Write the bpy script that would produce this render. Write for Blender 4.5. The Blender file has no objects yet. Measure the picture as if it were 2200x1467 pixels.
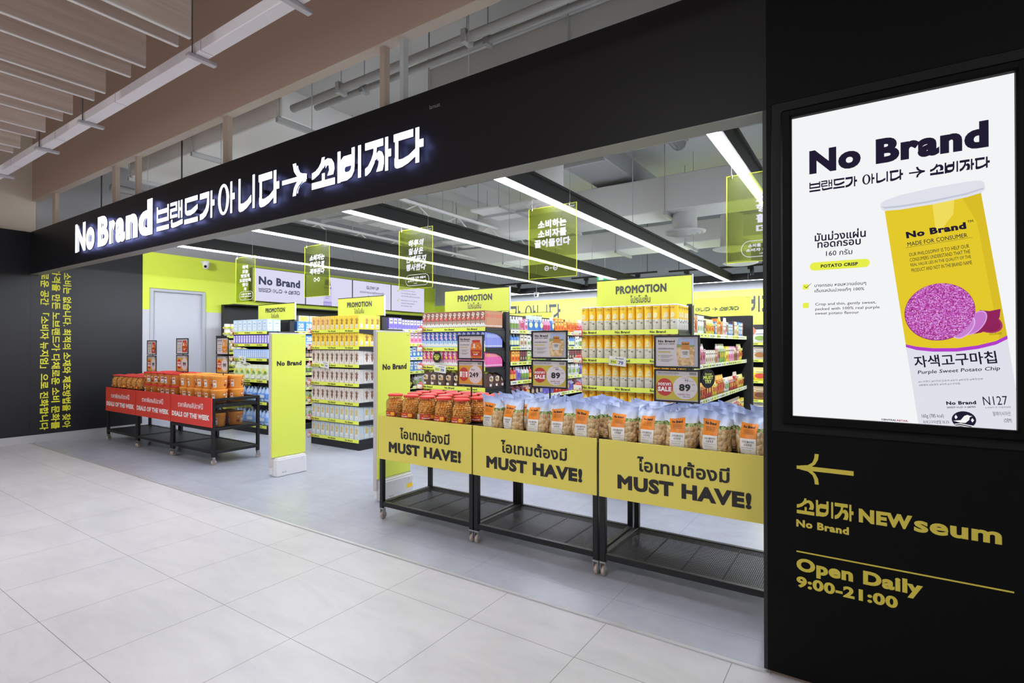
import bpy, bmesh, math, random
from mathutils import Vector, Matrix
from mathutils.geometry import tessellate_polygon
random.seed(7)
SC = bpy.context.scene
COL = SC.collection
PI = math.pi

# ------------------------------------------------------------------ camera, world, lamps, exposure
cam = bpy.data.cameras.new('camera')
cam.sensor_width = 36.0
cam.lens = 1147.8 / 2200 * 36.0
cam.clip_start = 0.05
cam.clip_end = 100
cam_ob = bpy.data.objects.new('camera', cam)
cam_ob.location = (0, 0, 1.45)
cam_ob.rotation_euler = (math.radians(90.361), 0, math.radians(33.815))
COL.objects.link(cam_ob)
SC.camera = cam_ob
SC.view_settings.view_transform = 'Standard'
SC.view_settings.look = 'None'
SC.view_settings.exposure = 0.0
SC.view_settings.gamma = 1.0
SC.view_settings.use_curve_mapping = False
SC.cycles.max_bounces = 8
SC.cycles.diffuse_bounces = 6
SC.cycles.glossy_bounces = 3
SC.cycles.transmission_bounces = 4
SC.cycles.transparent_max_bounces = 16
SC.cycles.sample_clamp_indirect = 5.0
SC.cycles.sample_clamp_direct = 14.0
SC.cycles.caustics_reflective = False
SC.cycles.caustics_refractive = False
SC.cycles.use_denoising = True
world = bpy.data.worlds.new('world')
SC.world = world
world.use_nodes = True
world.node_tree.nodes['Background'].inputs[0].default_value = (0.93, 0.95, 1.0, 1)
world.node_tree.nodes['Background'].inputs[1].default_value = 0.3
STRIP = 100.0            # radiance of the linear lights in the shop


def mall_lamp(x, y, z, size, watts, col=(1, 0.97, 0.95)):
    l = bpy.data.lights.new('mall_ceiling_lamp', 'AREA')
    l.shape = 'DISK'
    l.size = size
    l.energy = watts
    l.color = col
    o = bpy.data.objects.new('mall_ceiling_lamp', l)
    o.location = (x, y, z)
    COL.objects.link(o)


for lx, ly, w in ((-8.2, -1.6, 62), (-5.0, -1.8, 58), (-1.8, -2.2, 62), (1.6, -2.4, 50), (-6.6, -4.6, 90), (-2.6, -5.2, 90)):
    mall_lamp(lx, ly, 3.9, 1.3, w * 1.75, (1, 0.98, 0.97))

# ------------------------------------------------------------------ materials


def lin(h):
    h = h.lstrip('#')
    v = [int(h[i:i + 2], 16) / 255 for i in (0, 2, 4)]
    return tuple(c / 12.92 if c <= .04045 else ((c + .055) / 1.055) ** 2.4 for c in v) + (1,)


_M = {}


def M(h, rough=.5, metal=0, spec=.5, alpha=1.0):
    k = (h, rough, metal, spec, alpha)
    if k not in _M:
        m = bpy.data.materials.new('paint_' + h.strip('#'))
        m.use_nodes = True
        b = m.node_tree.nodes['Principled BSDF']
        b.inputs['Base Color'].default_value = lin(h)
        b.inputs['Roughness'].default_value = rough
        b.inputs['Metallic'].default_value = metal
        b.inputs['Specular IOR Level'].default_value = spec
        b.inputs['Alpha'].default_value = alpha
        _M[k] = m
    return _M[k]


def E(h, s=1.0):
    k = ('e', h, s)
    if k not in _M:
        m = bpy.data.materials.new('glow_' + h.strip('#'))
        m.use_nodes = True
        nt = m.node_tree
        nt.nodes.clear()
        e = nt.nodes.new('ShaderNodeEmission')
        e.inputs[0].default_value = lin(h)
        e.inputs[1].default_value = s
        o = nt.nodes.new('ShaderNodeOutputMaterial')
        nt.links.new(e.outputs[0], o.inputs[0])
        _M[k] = m
    return _M[k]


def nodes(name):
    m = bpy.data.materials.new(name)
    m.use_nodes = True
    nt = m.node_tree
    return m, nt, nt.nodes['Principled BSDF']


def N(nt, kind, **kw):
    n = nt.nodes.new(kind)
    for k, v in kw.items():
        if k == 'op':
            n.operation = v
        elif k == 'bt':
            n.blend_type = v
            n.data_type = 'RGBA'
        else:
            setattr(n, k, v)
    return n


def math_n(nt, op, a, b=None, c=None):
    n = nt.nodes.new('ShaderNodeMath')
    n.operation = op
    for i, v in enumerate((a, b, c)):
        if v is None:
            continue
        if isinstance(v, (int, float)):
            n.inputs[i].default_value = v
        else:
            nt.links.new(v, n.inputs[i])
    return n.outputs[0]


def ramp(nt, fac, stops):
    r = nt.nodes.new('ShaderNodeValToRGB')
    while len(r.color_ramp.elements) < len(stops):
        r.color_ramp.elements.new(.5)
    for e, (p, c) in zip(r.color_ramp.elements, stops):
        e.position = p
        e.color = lin(c)
    nt.links.new(fac, r.inputs[0])
    return r.outputs[0]


def noise(nt, scale, detail=4, vec=None, rough=.5, dist=0):
    n = nt.nodes.new('ShaderNodeTexNoise')
    n.inputs['Scale'].default_value = scale
    n.inputs['Detail'].default_value = detail
    n.inputs['Roughness'].default_value = rough
    n.inputs['Distortion'].default_value = dist
    if vec is not None:
        nt.links.new(vec, n.inputs['Vector'])
    return n.outputs['Fac']


def mapping(nt, scale, rot=(0, 0, 0)):
    t = nt.nodes.new('ShaderNodeTexCoord')
    mp = nt.nodes.new('ShaderNodeMapping')
    mp.inputs['Scale'].default_value = scale
    mp.inputs['Rotation'].default_value = rot
    nt.links.new(t.outputs['Object'], mp.inputs[0])
    return mp.outputs[0]


def grid_lines(nt, px, ox, py, oy, w):
    t = nt.nodes.new('ShaderNodeTexCoord')
    s = nt.nodes.new('ShaderNodeSeparateXYZ')
    nt.links.new(t.outputs['Object'], s.inputs[0])

    def one(v, p, o):
        a = math_n(nt, 'SUBTRACT', v, o - w / 2)
        a = math_n(nt, 'DIVIDE', a, p)
        a = math_n(nt, 'FRACT', a)
        return math_n(nt, 'LESS_THAN', a, w / p)
    return math_n(nt, 'MAXIMUM', one(s.outputs[0], px, ox), one(s.outputs[1], py, oy))


def mixcol(nt, fac, a, b):
    n = nt.nodes.new('ShaderNodeMix')
    n.data_type = 'RGBA'
    nt.links.new(fac, n.inputs['Factor'])
    for v, i in ((a, 6), (b, 7)):
        if isinstance(v, str):
            n.inputs[i].default_value = lin(v)
        else:
            nt.links.new(v, n.inputs[i])
    return n.outputs[2]


def mat_mall_tile():
    m, nt, b = nodes('mall_tile')
    v = mapping(nt, (1.2, 3.2, 1), (0, 0, .25))
    a = noise(nt, 1.6, 8, v, .62, .6)
    c = ramp(nt, a, [(.3, '#c1c0c6'), (.5, '#cac9ce'), (.7, '#d1d0d5')])
    v2 = mapping(nt, (2.0, 5.0, 1), (0, 0, .5))
    vein = noise(nt, 2.2, 10, v2, .7, 1.5)
    veinm = ramp(nt, vein, [(.0, '#000000'), (.49, '#000000'), (.5, '#555555'), (.51, '#000000')])
    c2 = mixcol(nt, veinm, c, '#f4f3f5')
    g = grid_lines(nt, .618, -3.0, .638, .953, .0032)
    c3 = mixcol(nt, g, c2, '#77767a')
    nt.links.new(c3, b.inputs['Base Color'])
    b.inputs['Roughness'].default_value = .38
    return m


def mat_shop_floor():
    m, nt, b = nodes('shop_vinyl')
    a = noise(nt, 2.4, 6, mapping(nt, (1, 1.6, 1)), .6, .4)
    a2 = noise(nt, 14, 6, mapping(nt, (1, 1, 1)), .65)
    s = math_n(nt, 'ADD', math_n(nt, 'MULTIPLY', a, .65), math_n(nt, 'MULTIPLY', a2, .35))
    c = ramp(nt, s, [(.3, '#a1a4af'), (.5, '#a9acb7'), (.7, '#b1b4be')])
    g = grid_lines(nt, .92, -.3, .92, .1, .0025)
    c3 = mixcol(nt, g, c, '#888b93')
    nt.links.new(c3, b.inputs['Base Color'])
    b.inputs['Roughness'].default_value = .27
    return m


def mat_wood():
    m, nt, b = nodes('baffle_wood')
    v = mapping(nt, (18, .55, 12))
    a = noise(nt, 1.3, 8, v, .6, 1.2)
    c = ramp(nt, a, [(.25, '#b8a69a'), (.5, '#cbbaae'), (.62, '#d4c5ba'), (.8, '#bcaa9e')])
    nt.links.new(c, b.inputs['Base Color'])
    b.inputs['Roughness'].default_value = .55
    return m


def mat_speckle(name, scale, stops, rough=.5, bump=0, emit=None):
    m, nt, b = nodes(name)
    v = nt.nodes.new('ShaderNodeTexVoronoi')
    v.inputs['Scale'].default_value = scale
    t = nt.nodes.new('ShaderNodeTexCoord')
    nt.links.new(t.outputs['Object'], v.inputs['Vector'])
    sep = nt.nodes.new('ShaderNodeSeparateColor')
    nt.links.new(v.outputs['Color'], sep.inputs[0])
    c = ramp(nt, sep.outputs[0], stops)
    if emit:
        nt.nodes.remove(b)
        e = nt.nodes.new('ShaderNodeEmission')
        nt.links.new(c, e.inputs[0])
        e.inputs[1].default_value = emit
        nt.links.new(e.outputs[0], nt.nodes['Material Output'].inputs[0])
        return m
    nt.links.new(c, b.inputs['Base Color'])
    b.inputs['Roughness'].default_value = rough
    if bump:
        bp = nt.nodes.new('ShaderNodeBump')
        bp.inputs['Strength'].default_value = bump
        bp.inputs['Distance'].default_value = .012
        bp.invert = True
        nt.links.new(v.outputs['Distance'], bp.inputs['Height'])
        nt.links.new(bp.outputs[0], b.inputs['Normal'])
    return m


def mat_clear(name, tint, gloss=.12, rough=.08, body=None):
    m = bpy.data.materials.new(name)
    m.use_nodes = True
    nt = m.node_tree
    nt.nodes.clear()
    tr = nt.nodes.new('ShaderNodeBsdfTransparent')
    tr.inputs[0].default_value = lin(tint)
    gl = nt.nodes.new('ShaderNodeBsdfGlossy')
    gl.inputs['Roughness'].default_value = rough
    fr = nt.nodes.new('ShaderNodeFresnel')
    fr.inputs[0].default_value = 1.45
    f = math_n(nt, 'ADD', math_n(nt, 'MULTIPLY', fr.outputs[0], .55), gloss * .3)
    mx = nt.nodes.new('ShaderNodeMixShader')
    nt.links.new(f, mx.inputs[0])
    nt.links.new(tr.outputs[0], mx.inputs[1])
    nt.links.new(gl.outputs[0], mx.inputs[2])
    out = mx.outputs[0]
    if body:
        df = nt.nodes.new('ShaderNodeBsdfDiffuse')
        df.inputs[0].default_value = lin(body)
        m2 = nt.nodes.new('ShaderNodeMixShader')
        m2.inputs[0].default_value = .05
        nt.links.new(out, m2.inputs[1])
        nt.links.new(df.outputs[0], m2.inputs[2])
        out = m2.outputs[0]
    o = nt.nodes.new('ShaderNodeOutputMaterial')
    nt.links.new(out, o.inputs[0])
    return m


def mat_bag():
    m, nt, b = nodes('printed_snack_film')
    t = nt.nodes.new('ShaderNodeTexCoord')
    s = nt.nodes.new('ShaderNodeSeparateXYZ')
    nt.links.new(t.outputs['Object'], s.inputs[0])
    hill = noise(nt, 14, 2, t.outputs['Object'])
    z = math_n(nt, 'ADD', math_n(nt, 'SUBTRACT', s.outputs[2], .131), math_n(nt, 'MULTIPLY', math_n(nt, 'SUBTRACT', hill, .5), .05))
    v = nt.nodes.new('ShaderNodeTexVoronoi')
    v.inputs['Scale'].default_value = 46
    nt.links.new(t.outputs['Object'], v.inputs['Vector'])
    sep = nt.nodes.new('ShaderNodeSeparateColor')
    nt.links.new(v.outputs['Color'], sep.inputs[0])
    pop = ramp(nt, sep.outputs[0], [(0, '#cfa56c'), (.35, '#dcbb88'), (.7, '#ecd6ae'), (1, '#c19560')])
    trees = noise(nt, 95, 2, t.outputs['Object'])
    green = ramp(nt, trees, [(.44, '#47552f'), (.5, '#9fb266'), (.7, '#c3cf94')])
    sky = ramp(nt, math_n(nt, 'MULTIPLY', z, 12), [(.2, '#e9edf4'), (.6, '#ccd6ee'), (1, '#b0c0ea')])
    g = math_n(nt, 'GREATER_THAN', z, .0)
    k = math_n(nt, 'GREATER_THAN', z, .022)
    c = mixcol(nt, k, mixcol(nt, g, pop, green), sky)
    nt.links.new(c, b.inputs['Base Color'])
    b.inputs['Roughness'].default_value = .3
    bp = nt.nodes.new('ShaderNodeBump')
    bp.inputs['Distance'].default_value = .012
    bp.invert = True
    nt.links.new(math_n(nt, 'SUBTRACT', 1.0, g), bp.inputs['Strength'])
    nt.links.new(v.outputs['Distance'], bp.inputs['Height'])
    nt.links.new(bp.outputs[0], b.inputs['Normal'])
    return m


TILE = mat_mall_tile()
BAGF = mat_bag()
VINYL = mat_shop_floor()
WOOD = mat_wood()
BLACKWALL = M('#070708', .5, 0, .1)
FASCIA = M('#1c1b1e', .42, 0, .15)
CLAD = M('#1d1e23', .4, 0, .4)
BLACKM = M('#141416', .45, 0, .4)
SHELFBLK = M('#1e1f22', .5, 0, .4)
LIME = M('#def04e', .55)
LIMEB = M('#e2ed5e', .45)
YSIGN = M('#efe066', .45)
INK = M('#231f20', .6)
INKL = M('#3a3a3c', .6)
WHITE = M('#eceded', .5)
PAPER = M('#f2f2f0', .6)
GREYW = M('#c9ccd4', .55)
CEIL = M('#d6d6d3', .8)
CEILD = M('#c6c7c5', .8)
DUCT = M('#e2e2df', .7)
PIPE = M('#aeb0af', .5)
ALU = M('#c9c9cc', .45, .55)
CHROME = M('#d0d0d0', .2, 1)
RED = M('#dd3a34', .4)
DEALRED = M('#e0443a', .45)
ORANGE = M('#f39a2d', .5)
YEL = M('#ffd42e', .45)
YELO = M('#fcc02c', .45)
CREAM = M('#efeadb', .5)
WHITEPL = M('#e9e9ec', .4)
ACRYL = mat_clear('lime_acrylic', '#bcc956', .02, .4, '#a9bc2e')
ACRYLEDGE = M('#e6ee35', .3)  # fluorescent edge glow painted in as a brighter lime
CLEARPET = mat_clear('clear_plastic', '#fbfaf8', .0, .06)
POPCORN = mat_speckle('popcorn', 42, [(0, '#c79a63'), (.35, '#d9b47f'), (.7, '#ead0a3'), (1, '#b98a55')], .5, 1.0)
CHIPART = mat_speckle('purple_crisp', 330, [(0, '#8e1f5e'), (.4, '#b846a8'), (.7, '#c96fd0'), (1, '#e6b4ea')], emit=1.0)

# ------------------------------------------------------------------ mesh builder
X, Y, Z = Vector((1, 0, 0)), Vector((0, 1, 0)), Vector((0, 0, 1))
_TX = {}


def text2d(s, bold=0.0, res=2):
    """clean outline text: fill plus a chamfer ring for weight, flattened; islands kept slightly apart in depth"""
    k = (s, bold, res)
    if k in _TX:
        return _TX[k]
    c = bpy.data.curves.new('t', 'FONT')
    c.body = s
    c.resolution_u = res
    bold = min(bold, .062) * .9
    c.space_character = 1 + max(0, bold - .015) * 2.6
    c.bevel_depth = bold
    c.bevel_resolution = 0
    o = bpy.data.objects.new('t', c)
    me = bpy.data.meshes.new_from_object(o)
    vs = [v.co.copy() for v in me.vertices]
    fs = [tuple(p.vertices) for p in me.polygons]
    if bold:
        fs = [f for f in fs if sum(vs[i].z for i in f) / len(f) > -1e-5]
    key, mp, nv = {}, {}, []
    for j in sorted({i for f in fs for i in f}):
        kk = (round(vs[j].x, 4), round(vs[j].y, 4), round(vs[j].z, 4))
        if kk not in key:
            key[kk] = len(nv)
            nv.append(vs[j])
        mp[j] = key[kk]
    vs = nv
    fs = [tuple(dict.fromkeys(mp[i] for i in f)) for f in fs]
    fs = [f for f in fs if len(f) > 2]
    par = list(range(len(vs)))

    def find(a):
        while par[a] != a:
            par[a] = par[par[a]]
            a = par[a]
        return a
    for f in fs:
        for i in f[1:]:
            par[find(i)] = find(f[0])
    ids = {}
    out = []
    for i, v in enumerate(vs):
        n = ids.setdefault(find(i), len(ids)) % 7
        out.append((v.x, v.y, n * .00012 + (.0004 * v.z / bold if bold else 0)))
    bpy.data.objects.remove(o)
    bpy.data.curves.remove(c)
    bpy.data.meshes.remove(me)
    xs = [v[0] for v in out] or [0, 1]
    ys = [v[1] for v in out] or [0, 1]
    _TX[k] = (out, fs, (min(xs), max(xs), min(ys), max(ys)))
    return _TX[k]


class MB:
    def __init__(self):
        self.v, self.f, self.m, self.mats, self.sm = [], [], [], [], []

    def mi(self, m):
        if m not in self.mats:
            self.mats.append(m)
        return self.mats.index(m)

    def add(self, vs, fs, m, smooth=False):
        o = len(self.v)
        k = self.mi(m)
        self.v += [tuple(v) for v in vs]
        for f in fs:
            self.f.append(tuple(i + o for i in f))
            self.m.append(k)
            self.sm.append(smooth)
        return self

    def box(self, x0, x1, y0, y1, z0, z1, m, c=0.0):
        if c <= 0:
            vs = [(x, y, z) for z in (z0, z1) for y in (y0, y1) for x in (x0, x1)]
            fs = [(0, 2, 3, 1), (4, 5, 7, 6), (0, 1, 5, 4), (2, 6, 7, 3), (0, 4, 6, 2), (1, 3, 7, 5)]
            return self.add(vs, fs, m)
        bm = bmesh.new()
        bmesh.ops.create_cube(bm, size=1)
        for v in bm.verts:
            v.co = ((x0 + x1) / 2 + v.co.x * (x1 - x0), (y0 + y1) / 2 + v.co.y * (y1 - y0), (z0 + z1) / 2 + v.co.z * (z1 - z0))
        bmesh.ops.bevel(bm, geom=bm.edges[:], offset=c, segments=1, affect='EDGES')
        bm.verts.index_update()
        vs = [v.co[:] for v in bm.verts]
        fs = [[v.index for v in f.verts] for f in bm.faces]
        bm.free()
        return self.add(vs, fs, m)

    def lathe(self, prof, m, seg=20, c=(0, 0, 0), smooth=True, axis='Z'):
        vs, fs = [], []
        n = len(prof)
        for r, h in prof:
            for k in range(seg):
                a = 2 * PI * k / seg
                p = (r * math.cos(a), r * math.sin(a), h)
                if axis == 'X':
                    p = (p[2], p[0], p[1])
                elif axis == 'Y':
                    p = (p[0], p[2], -p[1])
                vs.append((p[0] + c[0], p[1] + c[1], p[2] + c[2]))
        for i in range(n - 1):
            for k in range(seg):
                a, b = i * seg + k, i * seg + (k + 1) % seg
                fs.append((a, b, b + seg, a + seg))
        self.add(vs, fs, m, smooth)
        return self

    def disc(self, r, m, seg=20, c=(0, 0, 0), up=True):
        vs = [(c[0] + r * math.cos(2 * PI * k / seg), c[1] + r * math.sin(2 * PI * k / seg), c[2]) for k in range(seg)]
        self.add(vs, [tuple(range(seg)) if up else tuple(reversed(range(seg)))], m)
        return self

    def cyl(self, r, z0, z1, m, seg=16, c=(0, 0), smooth=True):
        self.lathe([(r, z0), (r, z1)], m, seg, (c[0], c[1], 0), smooth)
        self.disc(r, m, seg, (c[0], c[1], z1))
        self.disc(r, m, seg, (c[0], c[1], z0), False)
        return self

    def tube(self, pts, r, m, seg=8):
        pts = [Vector(p) for p in pts]
        vs, fs = [], []
        for i, p in enumerate(pts):
            d = (pts[min(i + 1, len(pts) - 1)] - pts[max(i - 1, 0)]).normalized()
            u = d.cross(Z if abs(d.z) < .9 else X).normalized()
            w = d.cross(u)
            for k in range(seg):
                a = 2 * PI * k / seg
                vs.append(p + r * (u * math.cos(a) + w * math.sin(a)))
        for i in range(len(pts) - 1):
            for k in range(seg):
                a, b = i * seg + k, i * seg + (k + 1) % seg
                fs.append((a, b, b + seg, a + seg))
        fs.append(tuple(reversed(range(seg))))
        fs.append(tuple(range(len(vs) - seg, len(vs))))
        self.add(vs, fs, m, True)
        return self

    # ---- flat art: points in the plane (O, U, V), lifted by d along U x V
    def art(self, vs, fs, O, U, V, m, d=.0012):
        O, U, V = Vector(O), Vector(U), Vector(V)
        n = U.cross(V).normalized()
        self.add([O + U * p[0] + V * p[1] + n * (d + (p[2] if len(p) > 2 else 0)) for p in vs], fs, m)
        return self

    def rect(self, O, U, V, x0, x1, y0, y1, m, d=.0012):
        return self.art([(x0, y0), (x1, y0), (x1, y1), (x0, y1)], [(0, 1, 2, 3)], O, U, V, m, d)

    def ell(self, O, U, V, cx, cy, rx, ry, m, d=.0012, seg=24, rot=0):
        vs = []
        for k in range(seg):
            a = 2 * PI * k / seg
            x, y = rx * math.cos(a), ry * math.sin(a)
            vs.append((cx + x * math.cos(rot) - y * math.sin(rot), cy + x * math.sin(rot) + y * math.cos(rot)))
        return self.art(vs, [tuple(range(seg))], O, U, V, m, d)

    def poly(self, O, U, V, pts, m, d=.0012):
        tr = tessellate_polygon([[Vector((p[0], p[1], 0)) for p in pts]])
        fs = []
        for t in tr:
            a, b, c = (pts[i] for i in t)
            if (b[0] - a[0]) * (c[1] - a[1]) - (b[1] - a[1]) * (c[0] - a[0]) < 0:
                t = (t[0], t[2], t[1])
            fs.append(tuple(t))
        return self.art(pts, fs, O, U, V, m, d)

    def text(self, s, O, U, V, x0, x1, y0, y1, m, bold=0.0, d=.0016, res=2, slant=0):
        """text stretched to the box x0..x1, y0..y1; y1 None keeps the natural proportion"""
        vs, fs, (a, b, c, e) = text2d(s, bold, res)
        sx = (x1 - x0) / max(b - a, 1e-6)
        sy = sx if y1 is None else (y1 - y0) / max(e - c, 1e-6)
        return self.art([(x0 + (p[0] - a) * sx + slant * (p[1] - c) * sy, y0 + (p[1] - c) * sy, p[2]) for p in vs], fs, O, U, V, m, d)

    def solid(self, O, U, V, pts, depth, m):
        """a polygon extruded by depth along U x V"""
        O, U, V = Vector(O), Vector(U), Vector(V)
        n = U.cross(V).normalized() * depth
        self.poly(O, U, V, pts, m, depth)
        self.poly(O, -U, V, [(-p[0], p[1]) for p in reversed(pts)], m, 0)
        k = len(pts)
        area = sum(pts[i][0] * pts[(i + 1) % k][1] - pts[(i + 1) % k][0] * pts[i][1] for i in range(k))
        vs = [O + U * p[0] + V * p[1] for p in pts] + [O + U * p[0] + V * p[1] + n for p in pts]
        fs = [(i, (i + 1) % k, (i + 1) % k + k, i + k) for i in range(k)]
        if area < 0:
            fs = [tuple(reversed(f)) for f in fs]
        return self.add(vs, fs, m)

    def wrap(self, vs, fs, R, m, ang0=-PI / 2, d=.0006):
        """art wrapped on a cylinder of radius R about the local z axis; x = 0 faces ang0"""
        out = []
        for p in vs:
            a = ang0 + p[0] / R
            r = R + d + (p[2] if len(p) > 2 else 0)
            out.append((r * math.cos(a), r * math.sin(a), p[1]))
        return self.add(out, fs, m)


def obj(name, mb, parent=None, loc=None, rz=0.0):
    me = bpy.data.meshes.new(name)
    me.from_pydata(mb.v, [], mb.f)
    for m in mb.mats:
        me.materials.append(m)
    me.polygons.foreach_set('material_index', mb.m)
    me.polygons.foreach_set('use_smooth', mb.sm)
    me.update()
    o = bpy.data.objects.new(name, me)
    COL.objects.link(o)
    if parent:
        o.parent = parent
    if loc:
        o.location = loc
    o.rotation_euler.z = rz
    return o


def tag(o, label, cat, group=None):
    o['label'] = label
    o['category'] = cat
    if group:
        o['group'] = group
    return o


def thing(name, label, cat, loc=(0, 0, 0), rz=0.0, group=None):
    o = bpy.data.objects.new(name, None)
    o.empty_display_size = .1
    COL.objects.link(o)
    o.location = loc
    o.rotation_euler.z = rz
    return tag(o, label, cat, group)


def struct(name, mb):
    o = obj(name, mb)
    o['kind'] = 'structure'
    return o


def dup(root, loc, rz, label, group=None):
    r = root.copy()
    COL.objects.link(r)
    r.location = loc
    r.rotation_euler = (0, 0, rz)
    r['label'] = label
    if group:
        r['group'] = group
    for ch in list(root.children):
        c = ch.copy()
        COL.objects.link(c)
        c.parent = r
        for g in list(ch.children):
            d = g.copy()
            COL.objects.link(d)
            d.parent = c
    return r


class Proto:
    """first placement moves the prototype itself, later ones copy it"""

    every = []

    def __init__(self, root):
        self.root, self.used = root, False
        Proto.every.append(self)

    def put(self, loc, rz, label, group=None):
        if not self.used:
            self.used = True
            r = self.root
            r.location = loc
            r.rotation_euler = (0, 0, rz)
            r['label'] = label
            if group:
                r['group'] = group
            return r
        return dup(self.root, loc, rz, label, group)


ORD = ('first second third fourth fifth sixth seventh eighth ninth tenth eleventh twelfth thirteenth fourteenth fifteenth '
       'sixteenth seventeenth eighteenth nineteenth twentieth').split()
ORD += ['twenty-' + w for w in ORD[:9]] + ['thirtieth'] + ['thirty-' + w for w in ORD[:9]]
SHELFN = ['top', 'second', 'third', 'fourth', 'fifth', 'sixth', 'bottom']

# ------------------------------------------------------------------ the custom lettering of the shop sign


def R(x0, y0, x1, y1):
    return [(x0, y0), (x1, y0), (x1, y1), (x0, y1)]


def ring(cx, cy, rx, ry, ix, iy, n=28):
    out = []
    for k in range(n):
        a, b = 2 * PI * k / n, 2 * PI * (k + 1) / n
        out.append([(cx + ix * math.cos(a), cy + iy * math.sin(a)), (cx + rx * math.cos(a), cy + ry * math.sin(a)),
                    (cx + rx * math.cos(b), cy + ry * math.sin(b)), (cx + ix * math.cos(b), cy + iy * math.sin(b))])
    return out


BOWL = [(.03, .30), (.14, .23), (.30, .22), (.52, .28), (.74, .42), (.74, .2), (.5, .06), (.28, -.01), (.12, -.02), (.05, .02), (.03, .1)]
GLYPH = {
    'beu': [R(0, .34, .1, 1), R(.88, .34, .98, 1), R(.1, .68, .88, .86), R(.1, .34, .88, .5), R(0, 0, 1, .18)],
    'raen': [R(0, .87, .55, 1), R(.45, .72, .55, .87), R(0, .63, .55, .76), R(0, .5, .1, .63), R(0, .38, .58, .5), R(.66, .32, .76, 1), R(.76, .6, .88, .72),
             R(.88, .3, .98, 1), R(.08, .1, .18, .32), [(.08, .18), (.2, .17), (.5, .18), (1, .24), (1, .06), (.5, 0), (.2, -.02), (.08, .04)]],
    'deu': [R(.04, .82, .98, 1), R(.06, .5, .17, .82), [(.06, .52), (.2, .5), (.5, .5), (.98, .66), (.98, .48), (.75, .36), (.45, .3), (.2, .32), (.08, .4)], R(0, 0, 1, .18)],
    'ga': [R(0, .78, .62, 1), [(.5, .8), (.62, .8), (.62, .5), (.56, .28), (.4, .1), (.2, .01), (0, -.01), (0, .2), (.2, .24), (.38, .38), (.48, .58)], R(.72, -.02, .83, 1), R(.83, .42, .98, .64)],
    'a': ring(.32, .5, .32, .5, .17, .41) + [R(.72, 0, .82, 1), R(.82, .42, .96, .62)],
    'ni': [R(.03, .2, .14, 1), BOWL, R(.82, 0, .93, 1)],
    'da': [R(0, .78, .66, 1), R(.05, .2, .16, .8), BOWL, R(.74, 0, .86, 1), R(.86, .42, 1, .64)],
    'so': [[(.44, 1), (.56, 1), (.53, .78), (.46, .62), (.3, .46), (.1, .36), (0, .34), (0, .56), (.16, .6), (.3, .7), (.4, .84)],
           [(.5, .78), (.56, .88), (.7, .92), (.86, .86), (.96, .7), (.98, .52), (.93, .34), (.68, .34), (.76, .52), (.74, .66), (.68, .74), (.58, .72), (.5, .62)],
           R(.45, .2, .57, .46), R(0, 0, 1, .22)],
    'bi': [R(0, 0, .12, 1), R(.58, .5, .7, 1), [(.12, .56), (.25, .6), (.58, .6), (.58, .8), (.25, .8), (.12, .68)],
           [(.1, .02), (.4, .02), (.58, .1), (.68, .26), (.7, .5), (.58, .5), (.55, .34), (.48, .28), (.26, .28), (.2, .34), (.2, .46), (.26, .52), (.58, .52), (.58, .62), (.1, .62)], R(.84, 0, .95, 1)],
    'ja': [R(0, .78, .7, 1), [(.34, .8), (.46, .8), (.44, .58), (.36, .32), (.22, .1), (.08, .01), (0, 0), (0, .22), (.12, .28), (.24, .44), (.32, .62)],
           [(.44, .58), (.54, .66), (.66, .6), (.73, .44), (.73, .24), (.68, .04), (.44, .04), (.52, .22), (.54, .36), (.5, .44), (.4, .4)], R(.78, 0, .89, 1), R(.89, .4, 1, .62)],
    'arrow': [R(0, .43, .86, .57), [(.44, 1), (.57, 1), (.6, .86), (.68, .72), (.82, .62), (1, .58), (1, .46), (.78, .5), (.6, .6), (.49, .76)],
              [(.44, 0), (.57, 0), (.6, .14), (.68, .28), (.82, .38), (1, .42), (1, .54), (.78, .5), (.6, .4), (.49, .24)]],
}
# word layout of the slogan along 0..1 (glyph, x0, x1)
W4, W3 = .2999 / 4, .2353 / 3
SLOGAN = [(g, i * W4, (i + .94) * W4) for i, g in enumerate(('beu', 'raen', 'deu', 'ga'))]
SLOGAN += [(g, .325 + i * W3, .325 + (i + .94) * W3) for i, g in enumerate(('a', 'ni', 'da'))]
SLOGAN += [('arrow', .588, .673)]
SLOGAN += [(g, .70 + i * .0755, .70 + (i + .94) * .0755) for i, g in enumerate(('so', 'bi', 'ja', 'da'))]


def slogan(mb, O, U, V, x0, x1, y0, y1, m, d=.0016, parts=None):
    for gi, (g, a, b) in enumerate(SLOGAN):
        if parts and gi not in parts:
            continue
        gx0, gx1 = x0 + a * (x1 - x0), x0 + b * (x1 - x0)
        for i, p in enumerate(GLYPH[g]):
            mb.poly(O, U, V, [(gx0 + q[0] * (gx1 - gx0), y0 + q[1] * (y1 - y0)) for q in p], m, d + (0 if g == 'a' else i * .0002))
    return mb


# ------------------------------------------------------------------ the setting
YF = 2.6                       # shop front plane
XL = -10.33                    # left side wall
YB = 11.47                     # back wall
b = MB()
b.add([(-10.33, -7, 0), (6, -7, 0), (6, YF, 0), (-10.33, YF, 0)], [(0, 1, 2, 3)], TILE)
struct('floor_mall', b)
b = MB()
b.add([(XL, YF, 0), (2.6, YF, 0), (2.6, YB, 0), (XL, YB, 0)], [(0, 1, 2, 3)], VINYL)
struct('floor_shop', b)
b = MB()
b.box(XL, -.37, YF - .012, YF + .012, 0, .006, ALU)
struct('trim_1', b)

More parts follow.
